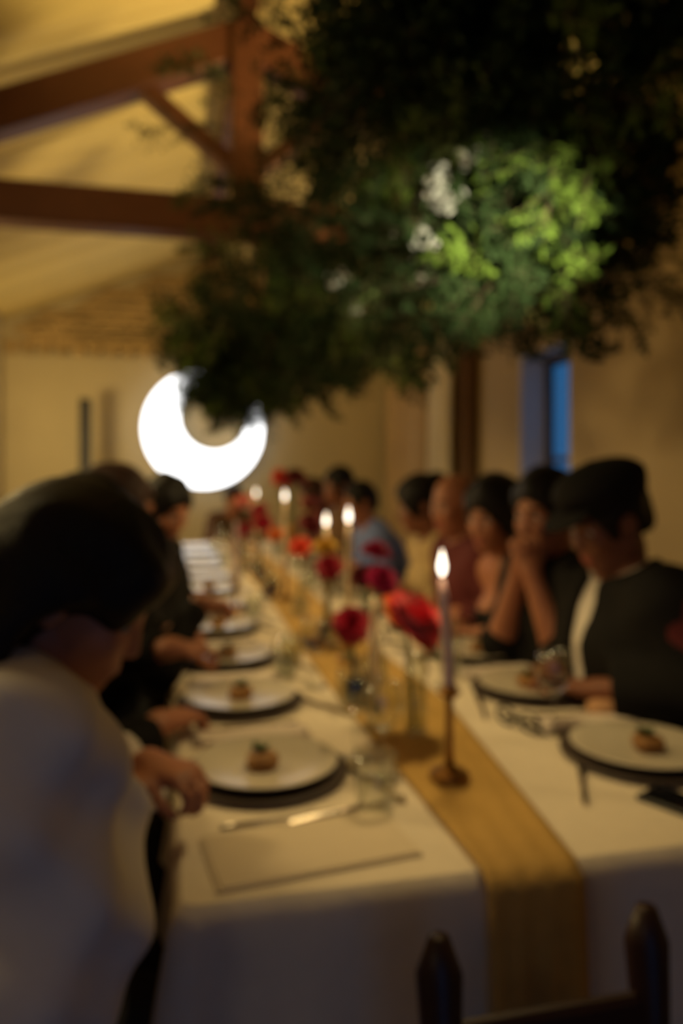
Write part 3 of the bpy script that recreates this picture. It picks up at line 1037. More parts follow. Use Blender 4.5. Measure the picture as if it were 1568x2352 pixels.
vase_me = MB().lathe([(0, 0), (0.026, 0), (0.031, 0.006), (0.034, 0.03), (0.030, 0.06), (0.015, 0.085), (0.013, 0.105), (0.017, 0.118), (0.0155, 0.118), (0.0115, 0.105), (0.0135, 0.085), (0.0285, 0.058), (0.0322, 0.03), (0.029, 0.008), (0, 0.007)], 24).mesh('vase_glass', M['glass'], True)
tall_me = MB().lathe([(0, 0), (0.022, 0), (0.0245, 0.005), (0.0245, 0.165), (0.0228, 0.165), (0.0228, 0.009), (0, 0.008)], 24).mesh('vase_glass', M['glass'], True)
vwater_me = MB().lathe([(0, 0.0085), (0.0285, 0.0085), (0.0318, 0.03), (0.028, 0.056), (0, 0.056)], 20).mesh('water', M['water'], True)
twater_me = MB().lathe([(0, 0.0095), (0.0222, 0.0095), (0.0222, 0.10), (0, 0.10)], 20).mesh('water', M['water'], True)
def vase(x, y, label, tall=False):
    o = link('bud_vase', tall_me if tall else vase_me, None, (x, y, RUN))
    link('water', twater_me if tall else vwater_me, o)
    tag(o, label, 'vase', 'clear bud vases along the runner')
    return o
vase(0.50, 1.50, 'tall clear bud vase holding the big red bloom', True)
flower((0.497, 1.497, RUN + 0.012), (0.470, 1.435, 1.010), (0.45, -0.35, 0.62), 0.074, 'red', 'big bright red dahlia bloom, nearest flower on the runner', 'orange', True, 3, layers=9, leaves=2)
vase(0.425, 1.72, 'clear bud vase with the smaller red flower left of the cream taper')
flower((0.425, 1.72, RUN + 0.012), (0.405, 1.69, 0.957), (-0.1, -0.75, 0.45), 0.046, 'crimson', 'smaller crimson bloom left of the cream taper', None, True, 5, layers=5)
vase(0.53, 1.93, 'clear bud vase with the magenta flowers')
flower((0.533, 1.93, RUN + 0.012), (0.535, 1.885, 1.035), (0.25, -0.6, 0.5), 0.047, 'magenta', 'lower magenta bloom behind the big red dahlia', None, True, 6)
flower((0.527, 1.935, RUN + 0.012), (0.530, 1.92, 1.105), (0.1, -0.3, 0.9), 0.042, 'magenta', 'upper magenta bloom above the big red dahlia', None, True, 7)
flower((0.53, 1.926, RUN + 0.012), (0.490, 1.92, 1.04), (-0.5, -0.6, 0.5), 0.036, 'darkred', 'dark plum bloom left of the magenta blooms', None, False, 8)
vase(0.49, 2.37, 'clear bud vase with crimson and yellow flowers')
flower((0.492, 2.37, RUN + 0.012), (0.488, 2.335, 1.015), (-0.2, -0.7, 0.5), 0.047, 'crimson', 'crimson bloom under the yellow flower, middle of the runner', None, True, 9)
flower((0.488, 2.375, RUN + 0.012), (0.487, 2.40, 1.075), (-0.1, -0.4, 0.8), 0.042, 'yellow', 'yellow-orange bloom above a crimson bloom, middle of the runner', None, True, 10)
vase(0.485, 2.88, 'clear bud vase with the coral flower')
flower((0.485, 2.88, RUN + 0.012), (0.480, 2.86, 1.035), (-0.2, -0.6, 0.6), 0.045, 'coral', 'coral red bloom left of the yellow flower', None, True, 11)
vase(0.44, 3.42, 'clear bud vase with the orange flower')
flower((0.44, 3.42, RUN + 0.012), (0.452, 3.36, 1.045), (-0.2, -0.6, 0.6), 0.040, 'orange', 'orange bloom beside the coral bloom', None, False, 12)
vase(0.655, 3.62, 'clear bud vase with the dark red flowers')
flower((0.653, 3.62, RUN + 0.012), (0.655, 3.58, 1.085), (0.0, -0.7, 0.5), 0.062, 'darkred', 'large dark red bloom right of the candles', None, False, 13)
flower((0.657, 3.62, RUN + 0.012), (0.66, 3.62, 1.175), (0.1, -0.4, 0.8), 0.050, 'darkred', 'upper dark red bloom right of the candles', None, False, 14)
vase(0.46, 4.10, 'clear bud vase with crimson flowers far along the runner')
flower((0.462, 4.10, RUN + 0.012), (0.475, 4.06, 1.06), (-0.1, -0.7, 0.5), 0.055, 'crimson', 'far crimson bloom, lower of two left of the dark red ones', None, False, 15)
flower((0.458, 4.10, RUN + 0.012), (0.458, 4.09, 1.13), (-0.3, -0.5, 0.7), 0.050, 'crimson', 'far crimson bloom, upper of two left of the dark red ones', None, False, 16)
vase(0.39, 4.28, 'clear bud vase with small red flower at the runner edge')
flower((0.39, 4.28, RUN + 0.012), (0.395, 4.25, 1.015), (-0.3, -0.7, 0.5), 0.042, 'crimson', 'small far red bloom standing lowest at the runner edge', None, False, 17)
vase(0.46, 5.05, 'clear bud vase with pale pink flowers at the far end')
flower((0.46, 5.05, RUN + 0.012), (0.455, 5.0, 1.15), (-0.2, -0.6, 0.6), 0.055, 'pink', 'pale pink bloom at the far end of the runner', None, False, 18)

# tall far bouquet
bq = MB().lathe([(0, 0), (0.05, 0), (0.055, 0.01), (0.05, 0.14), (0.06, 0.22), (0.056, 0.22), (0.045, 0.14), (0.05, 0.014), (0, 0.012)], 24).obj('tall_vase', M['brass'], None, (0.82, 5.30, ZT), smooth=True)
tag(bq, 'tall dark vase at the far right end holding the red bouquet', 'vase')
rr = random.Random(31)
for k in range(9):
    a = 2 * PI * k / 9
    rad_ = 0.10 if k else 0.0
    hd = (0.82 + rad_ * math.cos(a), 5.30 + 0.7 * rad_ * math.sin(a), 1.315 + (0.02 if k % 2 else -0.03))
    flower((0.82 + 0.01 * math.cos(a), 5.30 + 0.01 * math.sin(a), ZT + 0.02), hd, (math.cos(a) * .6, math.sin(a) * .6 - .3, 0.6), 0.052, 'coral' if k in (4, 5, 3) else 'darkred' if k % 2 else 'crimson',
           f'bloom of the tall far bouquet, {ordinal(k)} counting round from its top' if k else 'middle bloom of the tall far red bouquet', None, False, 40 + k, 'blooms of the far red bouquet', 4, 3)

# ------------------------------------------------------------------ chairs
def chair(mt):
    o = empty('dining_chair')
    MB().box((0, 0, 0.435), (0.40, 0.41, 0.035), bev=0.012).obj('seat', mt, o)
    for sy in (-1, 1):
        MB().tube([(0.17, sy * 0.175, 0), (0.165, sy * 0.17, 0.42)], [0.014, 0.019], 8).obj('leg', mt, o)
        MB().tube([(-0.22, sy * 0.17, 0), (-0.18, sy * 0.175, 0.43), (-0.215, sy * 0.18, 0.86)], [0.015, 0.019, 0.014], 8).obj('rear_leg', mt, o)
        MB().tube([(0.168, sy * 0.172, 0.2), (-0.2, sy * 0.172, 0.2)], 0.010, 6).obj('stretcher', mt, o)
    MB().box((-0.212, 0, 0.825), (0.022, 0.375, 0.065), bev=0.008).obj('top_rail', mt, o)
    for k in range(4):
        y = -0.12 + 0.08 * k
        MB().box((-0.196, y, 0.625), (0.012, 0.03, 0.345), Matrix.Rotation(R(-4.6), 3, 'Y'), bev=0.003).obj('back_slat', mt, o)
    return o
chair_dark = chair(M['dark_wood'])
chair_white = chair(M['white_wood'])
USED = set()
def place_chair(proto, x, y, rz, label, group=None):
    o = proto if proto.name not in USED else copy_tree(proto)
    USED.add(proto.name)
    o.location = (x, y, 0)
    o.rotation_euler = (0, 0, rz)
    if group is None and 'group' in o:
        del o['group']
    return tag(o, label, 'chair', group)

# low dark chair tucked against the near end of the table
ec = empty('low_chair', (0.41, 0.80, 0), R(90))
tag(ec, 'dark reddish low-backed wooden chair at the near end of the table', 'chair')
MB().box((0.03, 0, 0.435), (0.34, 0.32, 0.035), bev=0.012).obj('seat', M['dark_wood'], ec)
for sy in (-1, 1):
    MB().tube([(0.17, sy * 0.13, 0), (0.165, sy * 0.13, 0.42)], [0.014, 0.018], 8).obj('leg', M['dark_wood'], ec)
    MB().tube([(-0.10, sy * 0.12, 0), (-0.10, sy * 0.125, 0.44), (-0.045, sy * 0.128, 0.66), (-0.035, sy * 0.128, 0.76), (-0.035, sy * 0.128, 0.80)], [0.016, 0.019, 0.021, 0.026, 0.012], 10).obj('back_post', M['dark_wood'], ec, smooth=True)
for zz, hh_ in ((0.685, 0.05), (0.57, 0.035)):
    MB().box((-0.045 if zz > .6 else -0.07, 0, zz), (0.02, 0.25, hh_), bev=0.006).obj('back_rail', M['dark_wood'], ec)

# ------------------------------------------------------------------ people
def smin(a, b, k):
    h = np.clip(0.5 + 0.5 * (b - a) / k, 0, 1)
    return b + (a - b) * h - k * h * (1 - h)


class Field:
    def __init__(self, lo, hi, h):
        self.lo = np.array(lo, dtype=np.float32)
        self.h = h
        self.n = [int(math.ceil((hi[i] - lo[i]) / h)) + 1 for i in range(3)]
        self.ax = [(self.lo[i] + h * np.arange(self.n[i])).astype(np.float32) for i in range(3)]
        self.f = np.full(self.n, 0.2, dtype=np.float32)

    def reg(self, lo, hi):
        s = []
        for i in range(3):
            a = max(0, int((lo[i] - self.lo[i]) / self.h) - 1)
            b = min(self.n[i], int((hi[i] - self.lo[i]) / self.h) + 3)
            if a >= b:
                return None
            s.append(slice(a, b))
        return tuple(s), (self.ax[0][s[0]][:, None, None], self.ax[1][s[1]][None, :, None], self.ax[2][s[2]][None, None, :])

    def put(self, s, d, k, op):
        if op == 'add':
            self.f[s] = smin(self.f[s], d, k)
        elif op == 'sub':
            self.f[s] = -smin(-self.f[s], d, k)
        elif op == 'cut':                       # keep where d < 0
            self.f[s] = -smin(-self.f[s], -d, k)

    def cap(self, a, ra, b, rb, k=0.02, op='add', infl=0.0, wr=None, clip=None):
        a, b = np.array(a, dtype=np.float32), np.array(b, dtype=np.float32)
        ra, rb = ra + infl, rb + infl
        mg = max(ra, rb) + k * 1.2 + 0.01
        rg = self.reg(np.minimum(a, b) - mg, np.maximum(a, b) + mg)
        if rg is None:
            return
        s, (X, Y, Z) = rg
        d = b - a
        L2 = float(d @ d) + 1e-9
        t = np.clip(((X - a[0]) * d[0] + (Y - a[1]) * d[1] + (Z - a[2]) * d[2]) / L2, 0, 1)
        dist = np.sqrt((X - a[0] - t * d[0]) ** 2 + (Y - a[1] - t * d[1]) ** 2 + (Z - a[2] - t * d[2]) ** 2) - (ra + t * (rb - ra))
        if wr:
            dist = dist + wr(X, Y, Z)
        if clip is not None:
            cp, cn = clip
            cn = np.array(cn) / np.linalg.norm(cn)
            dist = np.maximum(dist, ((X - cp[0]) * cn[0] + (Y - cp[1]) * cn[1] + (Z - cp[2]) * cn[2]).astype(np.float32))
        self.put(s, dist, k, op)

    def ell(self, c, Rm, rad, k=0.02, op='add', infl=0.0, wr=None):
        c = np.array(c, dtype=np.float32)
        rad = np.array(rad, dtype=np.float32) + infl
        mg = float(rad.max()) + k * 1.2 + 0.01
        rg = self.reg(c - mg, c + mg)
        if rg is None:
            return
        s, (X, Y, Z) = rg
        q = [X - c[0], Y - c[1], Z - c[2]]
        l = [q[0] * Rm[0][i] + q[1] * Rm[1][i] + q[2] * Rm[2][i] for i in range(3)]
        k0 = np.sqrt(sum((l[i] / rad[i]) ** 2 for i in range(3)))
        k1 = np.sqrt(sum((l[i] / rad[i] ** 2) ** 2 for i in range(3))) + 1e-6
        dist = k0 * (k0 - 1) / k1
        if wr:
            dist = dist + wr(*l)
        self.put(s, dist, k, op)

    def plane(self, p, n, box, k=0.006):
        """remove what lies beyond the plane (along n), inside a box of half-size box around p"""
        p, n = np.array(p, dtype=np.float32), np.array(n, dtype=np.float32)
        n = n / np.linalg.norm(n)
        rg = self.reg(p - box, p + box)
        if rg is None:
            return
        s, (X, Y, Z) = rg
        d = (X - p[0]) * n[0] + (Y - p[1]) * n[1] + (Z - p[2]) * n[2]
        self.put(s, d, k, 'cut')

    def nets(self):
        f = self.f
        s = f < 0
        s[0], s[-1], s[:, 0], s[:, -1], s[:, :, 0], s[:, :, -1] = False, False, False, False, False, False
        f = np.where(s, f, np.maximum(f, 1e-5))
        c = np.zeros([k - 1 for k in self.n], dtype=np.int8)
        cor = [(a, b, g) for a in (0, 1) for b in (0, 1) for g in (0, 1)]
        nx, ny, nz = self.n
        for (a, b, g) in cor:
            c += s[a:nx - 1 + a, b:ny - 1 + b, g:nz - 1 + g]
        ii, jj, kk = np.nonzero((c > 0) & (c < 8))
        acc = np.zeros((len(ii), 3), dtype=np.float32)
        cnt = np.zeros(len(ii), dtype=np.float32)
        val = {q: f[ii + q[0], jj + q[1], kk + q[2]] for q in cor}
        for q in cor:
            for axn in range(3):
                if q[axn] == 0:
                    q2 = list(q)
                    q2[axn] = 1
                    fa, fb = val[q], val[tuple(q2)]
                    cr = (fa < 0) != (fb < 0)
                    t = np.where(cr, fa / np.where(cr, fa - fb, 1), 0)
                    p = np.array(q, dtype=np.float32)[None, :].repeat(len(ii), 0)
                    p[:, axn] += t
                    acc += p * cr[:, None]
                    cnt += cr
        v = self.lo + self.h * (np.stack([ii, jj, kk], 1) + acc / np.maximum(cnt, 1)[:, None])
        idx = np.full(c.shape, -1, dtype=np.int32)
        idx[ii, jj, kk] = np.arange(len(ii))
        quads = []
        for axn in range(3):
            a1, a2 = (axn + 1) % 3, (axn + 2) % 3
            sl0 = [slice(1, -1)] * 3
            sl1 = [slice(1, -1)] * 3
            sl0[axn], sl1[axn] = slice(0, -1), slice(1, None)
            A, B = s[tuple(sl0)], s[tuple(sl1)]
            for inside_first in (True, False):
                m = (A & ~B) if inside_first else (~A & B)
                e = list(np.nonzero(m))
                e[a1] = e[a1] + 1
                e[a2] = e[a2] + 1
                def cell(d1, d2):
                    q = [x.copy() for x in e]
                    q[a1] = q[a1] - 1 + d1
                    q[a2] = q[a2] - 1 + d2
                    return idx[q[0], q[1], q[2]]
                o = [cell(0, 0), cell(1, 0), cell(1, 1), cell(0, 1)]
                quads.append(np.stack(o if inside_first else o[::-1], 1))
        q = np.concatenate(quads)
        q = q[(q >= 0).all(1)]
        return v, q


def nrm(v):
    v = np.array(v, dtype=float)
    return v / (np.linalg.norm(v) + 1e-9)


def ik(S, W, l1, l2, hint):
    S, W = np.array(S, float), np.array(W, float)
    d = W - S
    D = np.linalg.norm(d)
    if D > (l1 + l2) * 0.985:
        W = S + d / D * (l1 + l2) * 0.985
        d = W - S
        D = np.linalg.norm(d)
    u = d / D
    a = (l1 * l1 - l2 * l2 + D * D) / (2 * D)
    h = math.sqrt(max(0.0, l1 * l1 - a * a))
    hint = np.array(hint, float)
    p = nrm(hint - u * (hint @ u))
    return S + u * a + p * h, W


eye_me = MB().lathe([(0, -0.0125), (0.0088, -0.0088), (0.0125, 0), (0.0088, 0.0088), (0, 0.0125)], 12).mesh('eye', M['eye'], True)
iris_me = MB().lathe([(0, 0.0126), (0.0055, 0.0115), (0.0062, 0.0105), (0, 0.009)], 12).mesh('iris', M['iris'], True)


def person(label, head, rot=0.0, pitch=10, yaw=0, roll=0, hands=None, elbows=None, hand_dir=None, hand_n=None, hair='short', hair_mt='hair_black', skin='skin',
           top='cotton_black', sleeves=(0.94, 0.94), sleeve_r=0.016, jacket=None, neck_open=0.012, h=0.0075, female=False, cap=None, bare=None, extra=None, curl=0.35,
           up_r=None, torso_r=0.016, seed=0, hints=None, neckline_v=False, chair_mt='dark', chair_label=None, patch=None, sc=1.0, fold=1.0, neck=0.085, vwidth=0.062, spread=0.115):
    """a seated person whose head centre is at `head`; local frame: +x forward, +y the person's left, z up, origin under the hips"""
    Rz = np.array([[math.cos(rot), -math.sin(rot), 0], [math.sin(rot), math.cos(rot), 0], [0, 0, 1]])
    p_, y_, r_ = R(pitch), R(yaw), R(roll)
    Ry = np.array([[math.cos(p_), 0, math.sin(p_)], [0, 1, 0], [-math.sin(p_), 0, math.cos(p_)]])
    Rzz = np.array([[math.cos(y_), -math.sin(y_), 0], [math.sin(y_), math.cos(y_), 0], [0, 0, 1]])
    Rx = np.array([[1, 0, 0], [0, math.cos(r_), -math.sin(r_)], [0, math.sin(r_), math.cos(r_)]])
    HR = Rzz @ Ry @ Rx
    zhip = 0.545

    def spine(th):
        u = np.array([math.sin(th), 0, math.cos(th)])
        H = np.array([0, 0, zhip])
        N = H + u * 0.50 * sc
        tn = th * 0.85 + R(8) + p_ * 0.25
        Tn = N + neck * sc * np.array([math.sin(tn), 0, math.cos(tn)])
        Hc = Tn + HR @ np.array([0.018, 0, 0.075]) * sc
        return u, H, N, Tn, Hc
    lo_t, hi_t = -0.05, 1.15
    for _ in range(40):
        th = (lo_t + hi_t) / 2
        if spine(th)[4][2] > head[2]:
            lo_t = th
        else:
            hi_t = th
    u, H, N, Tn, Hc = spine(th)
    org = np.array(head, float) - Rz @ Hc
    org[2] = 0.0
    loc = lambda p: Rz.T @ (np.array(p, float) - org)
    fwd = np.array([u[2], 0, -u[0]])             # chest normal
    shw = (0.155 if female else 0.178) * sc
    Sh = {s: H + u * 0.445 * sc + np.array([0, s * shw, 0]) + fwd * 0.01 for s in (-1, 1)}
    E, W, HD, HN = {}, {}, {}, {}
    for i, s in enumerate((1, -1)):              # index 0 = left (+y), 1 = right
        tgt = loc(hands[i])
        hint = (hints[i] if hints else (-0.5, s * 0.8, -0.6))
        if elbows and elbows[i] is not None:
            E[s], W[s] = loc(elbows[i]), tgt
        else:
            E[s], W[s] = ik(Sh[s], tgt, 0.285 * sc, 0.25 * sc, hint)
        fd = nrm(W[s] - E[s])
        HD[s] = nrm(Rz.T @ np.array(hand_dir[i])) if hand_dir and hand_dir[i] is not None else nrm(np.array([fd[0], fd[1], min(fd[2], 0) * 0.3]) + 1e-6)
        n0 = Rz.T @ np.array(hand_n[i], float) if hand_n and hand_n[i] is not None else np.array([0, 0, -1.0])
        HN[s] = nrm(n0 - HD[s] * (n0 @ HD[s]))
    kn = {s: np.array([0.42, s * spread, 0.525]) for s in (-1, 1)}
    an = {s: np.array([0.40, s * (spread + .005), 0.085]) for s in (-1, 1)}

    root = empty('person', org, rot)
    tag(root, label, 'person', None)
    # ---- body: one continuous surface
    ext = [Hc, Tn, N, H, Sh[1], Sh[-1], E[1], E[-1], W[1] + HD[1] * .19, W[-1] + HD[-1] * .19, kn[1], kn[-1], an[1] + (.2, 0, -.08), an[-1] + (.2, 0, -.08), Hc + (0, 0, .15)]
    lo = np.min(ext, 0) - 0.17
    hi = np.max(ext, 0) + 0.17
    lo[2] = -0.03
    F = Field(lo, hi, h)

    def torso(F, infl=0.0, wr=None):
        hw_ = 0.085
        F.cap(H + (0, -hw_, -0.02), 0.098, H + (0, hw_, -0.02), 0.098, 0.05, infl=infl, wr=wr)
        Wst = H + u * 0.17 * sc
        ww = 0.05 if female else 0.06
        F.cap(Wst + (0, -ww, 0), 0.092 if female else 0.103, Wst + (0, ww, 0), 0.092 if female else 0.103, 0.08, infl=infl, wr=wr)
        C = H + u * 0.33 * sc
        F.cap(C + (0, -0.07, 0), 0.100 if female else 0.112, C + (0, 0.07, 0), 0.100 if female else 0.112, 0.08, infl=infl, wr=wr)
        if female:
            for s in (-1, 1):
                F.ell(H + u * 0.315 * sc + fwd * 0.085 + (0, s * 0.07, 0), np.eye(3), (0.062, 0.062, 0.06), 0.05, infl=infl, wr=wr)
        F.cap(Sh[-1] + (0, 0.02, 0), 0.060, Sh[1] + (0, -0.02, 0), 0.060, 0.06, infl=infl, wr=wr)
        F.cap(N - u * 0.015 + (0, -0.05, 0), 0.054, N - u * 0.015 + (0, 0.05, 0), 0.054, 0.05, infl=infl, wr=wr)
        F.cap(H + u * 0.34, 0.09, N - u * 0.05, 0.06, 0.06, infl=infl, wr=wr)

    def arm(F, s, t=2.0, infl=0.0, wr=None, bag=0.0):
        F.cap(Sh[s], 0.056 if not female else 0.048, E[s], 0.040 if not female else 0.035, 0.04, infl=infl + bag * .5, wr=wr)
        if t > 1:
            w = E[s] + (W[s] - E[s]) * (t - 1)
            clip = (w, W[s] - E[s]) if infl > 0 else None
            w2 = w + nrm(W[s] - E[s]) * 0.02 if infl > 0 else w
            F.cap(E[s], 0.041 if not female else 0.036, w2, (0.041 - 0.014 * (t - 1)) - (0.004 if female else 0), 0.03, infl=infl + bag * .5, wr=wr, clip=clip)

    torso(F)
    for s in (-1, 1):
        arm(F, s)
        F.cap(H + (0.03, s * 0.085, -0.02), 0.084, kn[s], 0.058, 0.05)
        F.cap(kn[s], 0.056, an[s] + (0, 0, .12), 0.045, 0.03)
        F.cap(an[s] + (0, 0, .12), 0.045, an[s], 0.036, 0.03)
        F.cap(an[s] + (-.03, 0, -.045), 0.03, an[s] + (0.14, s * .015, -.055), 0.022, 0.03)
    F.cap(N - u * 0.03, 0.056, Tn, 0.050, 0.03)
    F.cap(Tn, 0.050, Hc + HR @ np.array([-0.01, 0, -0.02]), 0.05, 0.03)
    P = lambda x, y, z: Hc + HR @ (np.array([x, y, z]) * sc)
    # head
    F.ell(P(-0.012, 0, 0.030), HR, (0.094, 0.074, 0.092), 0.02)
    F.ell(P(0.034, 0, -0.035), HR, (0.060, 0.056, 0.078), 0.03)
    F.ell(P(0.062, 0, -0.092), HR, (0.026, 0.026, 0.018), 0.025)
    for s in (-1, 1):
        F.cap(P(-0.01, s * 0.054, -0.055), 0.014, P(0.055, s * 0.018, -0.092), 0.014, 0.02)
        F.ell(P(0.064, s * 0.034, -0.022), HR, (0.024, 0.022, 0.024), 0.02)
        F.cap(P(0.080, s * 0.016, 0.024), 0.010, P(0.066, s * 0.044, 0.022), 0.009, 0.012)
        F.ell(P(0.092, s * 0.031, 0.004), HR, (0.014, 0.017, 0.011), 0.01, 'sub')
        F.ell(P(-0.008, s * 0.079, -0.004), HR, (0.020, 0.009, 0.032), 0.006)
        F.ell(P(0.000, s * 0.088, -0.002), HR, (0.009, 0.006, 0.017), 0.005, 'sub')
        F.ell(P(0.095, s * 0.009, -0.032), HR, (0.010, 0.007, 0.007), 0.006)
    F.cap(P(0.083, 0, 0.014), 0.0085, P(0.102, 0, -0.028), 0.0095, 0.010)
    F.cap(P(0.087, -0.017, -0.060), 0.0075, P(0.087, 0.017, -0.060), 0.0075, 0.010)
    F.cap(P(0.092, 0, -0.060), 0.0075, P(0.090, 0, -0.061), 0.0075, 0.008)
    F.cap(P(0.083, -0.014, -0.072), 0.0085, P(0.083, 0.014, -0.072), 0.0085, 0.010)
    # hands: palm and five separate bent fingers
    hs = 0.92 if female else 1.0
    for i, s in enumerate((1, -1)):
        f_, n_ = HD[s], HN[s]
        t_ = np.cross(f_, n_) * (-s)                      # thumb side
        cu = curl[i] if isinstance(curl, (list, tuple)) else curl
        w = W[s]
        F.cap(w, 0.026 * hs, w + f_ * 0.02, 0.025 * hs, 0.015)
        offs = (0.030, 0.0105, -0.0095, -0.028)
        kns = []
        for j, o_ in enumerate(offs):
            k_ = w + (f_ * (0.090 - 0.006 * abs(j - 1.2)) + t_ * o_) * hs
            kns.append(k_)
            F.cap(w + (f_ * 0.018 + t_ * o_ * 0.55) * hs, 0.0155 * hs, k_, 0.0108 * hs, 0.012)
        F.ell(w + (f_ * 0.05 + t_ * 0.002 + n_ * 0.004) * hs, np.stack([f_, t_, n_], 1), (0.042 * hs, 0.034 * hs, 0.014 * hs), 0.012)
        for j, (L_, r0) in enumerate(((0.072, 0.0090), (0.080, 0.0092), (0.074, 0.0088), (0.058, 0.0078))):
            a = cu * 0.55 + 0.08 * j * cu
            pt = kns[j]
            sp = (0.09, 0.03, -0.03, -0.10)[j]
            rr0 = r0 * hs
            for frac in (0.45, 0.30, 0.25):
                d_ = (f_ + t_ * sp) * math.cos(a) + n_ * math.sin(a)
                d_ = d_ / np.linalg.norm(d_)
                q = pt + d_ * L_ * frac * hs
                F.cap(pt, rr0, q, rr0 * 0.93, 0.0035)
                pt, rr0 = q, rr0 * 0.93
                a += cu * 1.1
        b0 = w + (f_ * 0.022 + t_ * 0.024) * hs
        b1 = b0 + (f_ * 0.030 + t_ * 0.026 + n_ * 0.010) * hs
        b2 = b1 + (f_ * 0.028 + t_ * 0.006 + n_ * 0.014 * (0.5 + cu)) * hs
        b3 = b2 + (f_ * 0.022 - t_ * 0.004 * cu + n_ * 0.010 * (0.5 + cu)) * hs
        F.cap(b0, 0.0150 * hs, b1, 0.0118 * hs, 0.012)
        F.cap(b1, 0.0112 * hs, b2, 0.0100 * hs, 0.004)
        F.cap(b2, 0.0098 * hs, b3, 0.0085 * hs, 0.004)
    v, q = F.nets()
    c = v[q].mean(1)
    l = (c - Hc) @ HR / sc
    fm = np.zeros(len(q), dtype=np.int32)
    fm[(l[:, 0] > 0.085) & (l[:, 0] < 0.104) & (abs(l[:, 1]) < 0.020) & (l[:, 2] > -0.081) & (l[:, 2] < -0.053)] = 1
    fm[(l[:, 0] > 0.060) & (l[:, 0] < 0.098) & (abs(l[:, 1]) > 0.012) & (abs(l[:, 1]) < 0.048) & (l[:, 2] > 0.025) & (l[:, 2] < 0.032)] = 2
    link('body', mesh_np('body', v, q, [M[skin], M['lip'], M[hair_mt]], True, fm), root)
    for s in (-1, 1):
        e = link('eye', eye_me, root, P(0.0725, s * 0.031, 0.003))
        dirv = HR @ np.array([0.93, s * 0.05, -0.25])
        e.rotation_mode = 'QUATERNION'
        e.rotation_quaternion = Vector(dirv).to_track_quat('Z', 'Y')
        link('iris', iris_me, e)

    # ---- clothing
    rs = random.Random(seed)
    pa, pb = rs.uniform(0, 6), rs.uniform(0, 6)
    def wr(X, Y, Z):
        if fold > 1:
            return (0.0035 * fold * np.sin(26 * Z + 20 * X + 8 * Y + pa + 2.2 * np.sin(9 * X + 7 * Z + pb)) + 0.002 * fold * np.sin(44 * X - 38 * Z + 20 * Y + pb)).astype(np.float32)
        return (0.0035 * np.sin(34 * Z + 18 * Y + pa + 3 * np.sin(11 * X + pb)) + 0.0025 * np.sin(55 * X - 30 * Z + 21 * Y + pb)).astype(np.float32)
    hc = max(h, 0.0075)

    def garment(name, mt, infl, slv, bag, open_r, parts=('torso', 'L', 'R'), cutters=None, fmf=None, vopen=None, zmin=None):
        G = Field(lo, hi, hc)
        if 'torso' in parts:
            torso(G, infl, wr)
            if name != 'jacket':
                pass
        for i, s in enumerate((1, -1)):
            if ('L' if s == 1 else 'R') in parts and slv[i] > 0:
                arm(G, s, slv[i] * 2 if slv[i] <= 0.5 else 1 + (slv[i] - 0.5) * 2, infl, wr, bag)
        if cutters:
            cutters(G)
        # neck hole
        if open_r is not None:
            G.cap(N - u * 0.02 + fwd * .008, 0.056 + open_r, Tn + (Tn - N) * 0.8, 0.062 + open_r, 0.01, 'sub')
            G.plane(N + u * 0.055 + fwd * 0.0, nrm(u + fwd * 0.55), 0.13, 0.008)
        if vopen:
            G.ell(H + u * 0.40 * sc + fwd * 0.15, np.stack([fwd, [0, 1, 0], u], 1), (0.13, vopen, 0.20), 0.01, 'sub')
        v, q = G.nets()
        fm = fmf(v[q].mean(1)) if fmf else None
        mts = mt if isinstance(mt, list) else M[mt]
        return link(name, mesh_np(name, v, q, mts, True, fm), root)

    if bare:                 # one bare shoulder: a strapless dress plus a shawl over one arm
        def cut_top(G):
            G.plane(H + u * 0.345 * sc, u, 0.35, 0.006)
        garment('dress', top, torso_r, (0, 0), 0, None, ('torso',), cut_top)
        G = Field(lo, hi, hc)
        s = bare
        G.cap(Sh[s] - (0, s * 0.05, 0), 0.062, Sh[s], 0.064, 0.04, infl=torso_r, wr=wr)
        arm(G, s, 1.75, 0.022, wr, 0.01)
        G.cap(Sh[s] - (0, s * .04, 0), 0.05, H + u * 0.15 + (0, s * .10, 0), 0.07, 0.05, infl=0.022, wr=wr)
        v, q = G.nets()
        link('shawl', mesh_np('shawl', v, q, M['cotton_grey'], True), root)
    else:
        garment('shirt', top, torso_r, sleeves, sleeve_r * 0, neck_open) if sleeve_r <= 0.016 else garment('shirt', top, torso_r, sleeves, sleeve_r, neck_open)
    if jacket:
        fmf = None
        mts = jacket
        if patch is not None:
            pc = loc(patch[0])
            mts = [M[jacket], M['cotton_red']]
            def fmf(c):
                d = (c - pc) / np.array(patch[1])
                ang_ = np.arctan2(d[:, 2], d[:, 0])
                return ((d ** 2).sum(1) < 1 + 0.35 * np.cos(5 * ang_)).astype(np.int32)
        garment('jacket', mts, torso_r + 0.016, (0.93, 0.93), 0.028, 0.022, fmf=fmf, vopen=vwidth)
    # trousers and shoes
    G = Field(lo, hi, max(hc, 0.009))
    hw_ = 0.085
    G.cap(H + (0, -hw_, -0.02), 0.099, H + (0, hw_, -0.02), 0.099, 0.05, infl=0.011)
    for s in (-1, 1):
        G.cap(H + (0.03, s * 0.085, -0.02), 0.084, kn[s], 0.060, 0.05, infl=0.017, wr=wr)
        G.cap(kn[s], 0.058, an[s] + (0, 0, .03), 0.050, 0.03, infl=0.015, wr=wr)
    v, q = G.nets()
    link('trousers', mesh_np('trousers', v, q, M['trousers'], True), root)
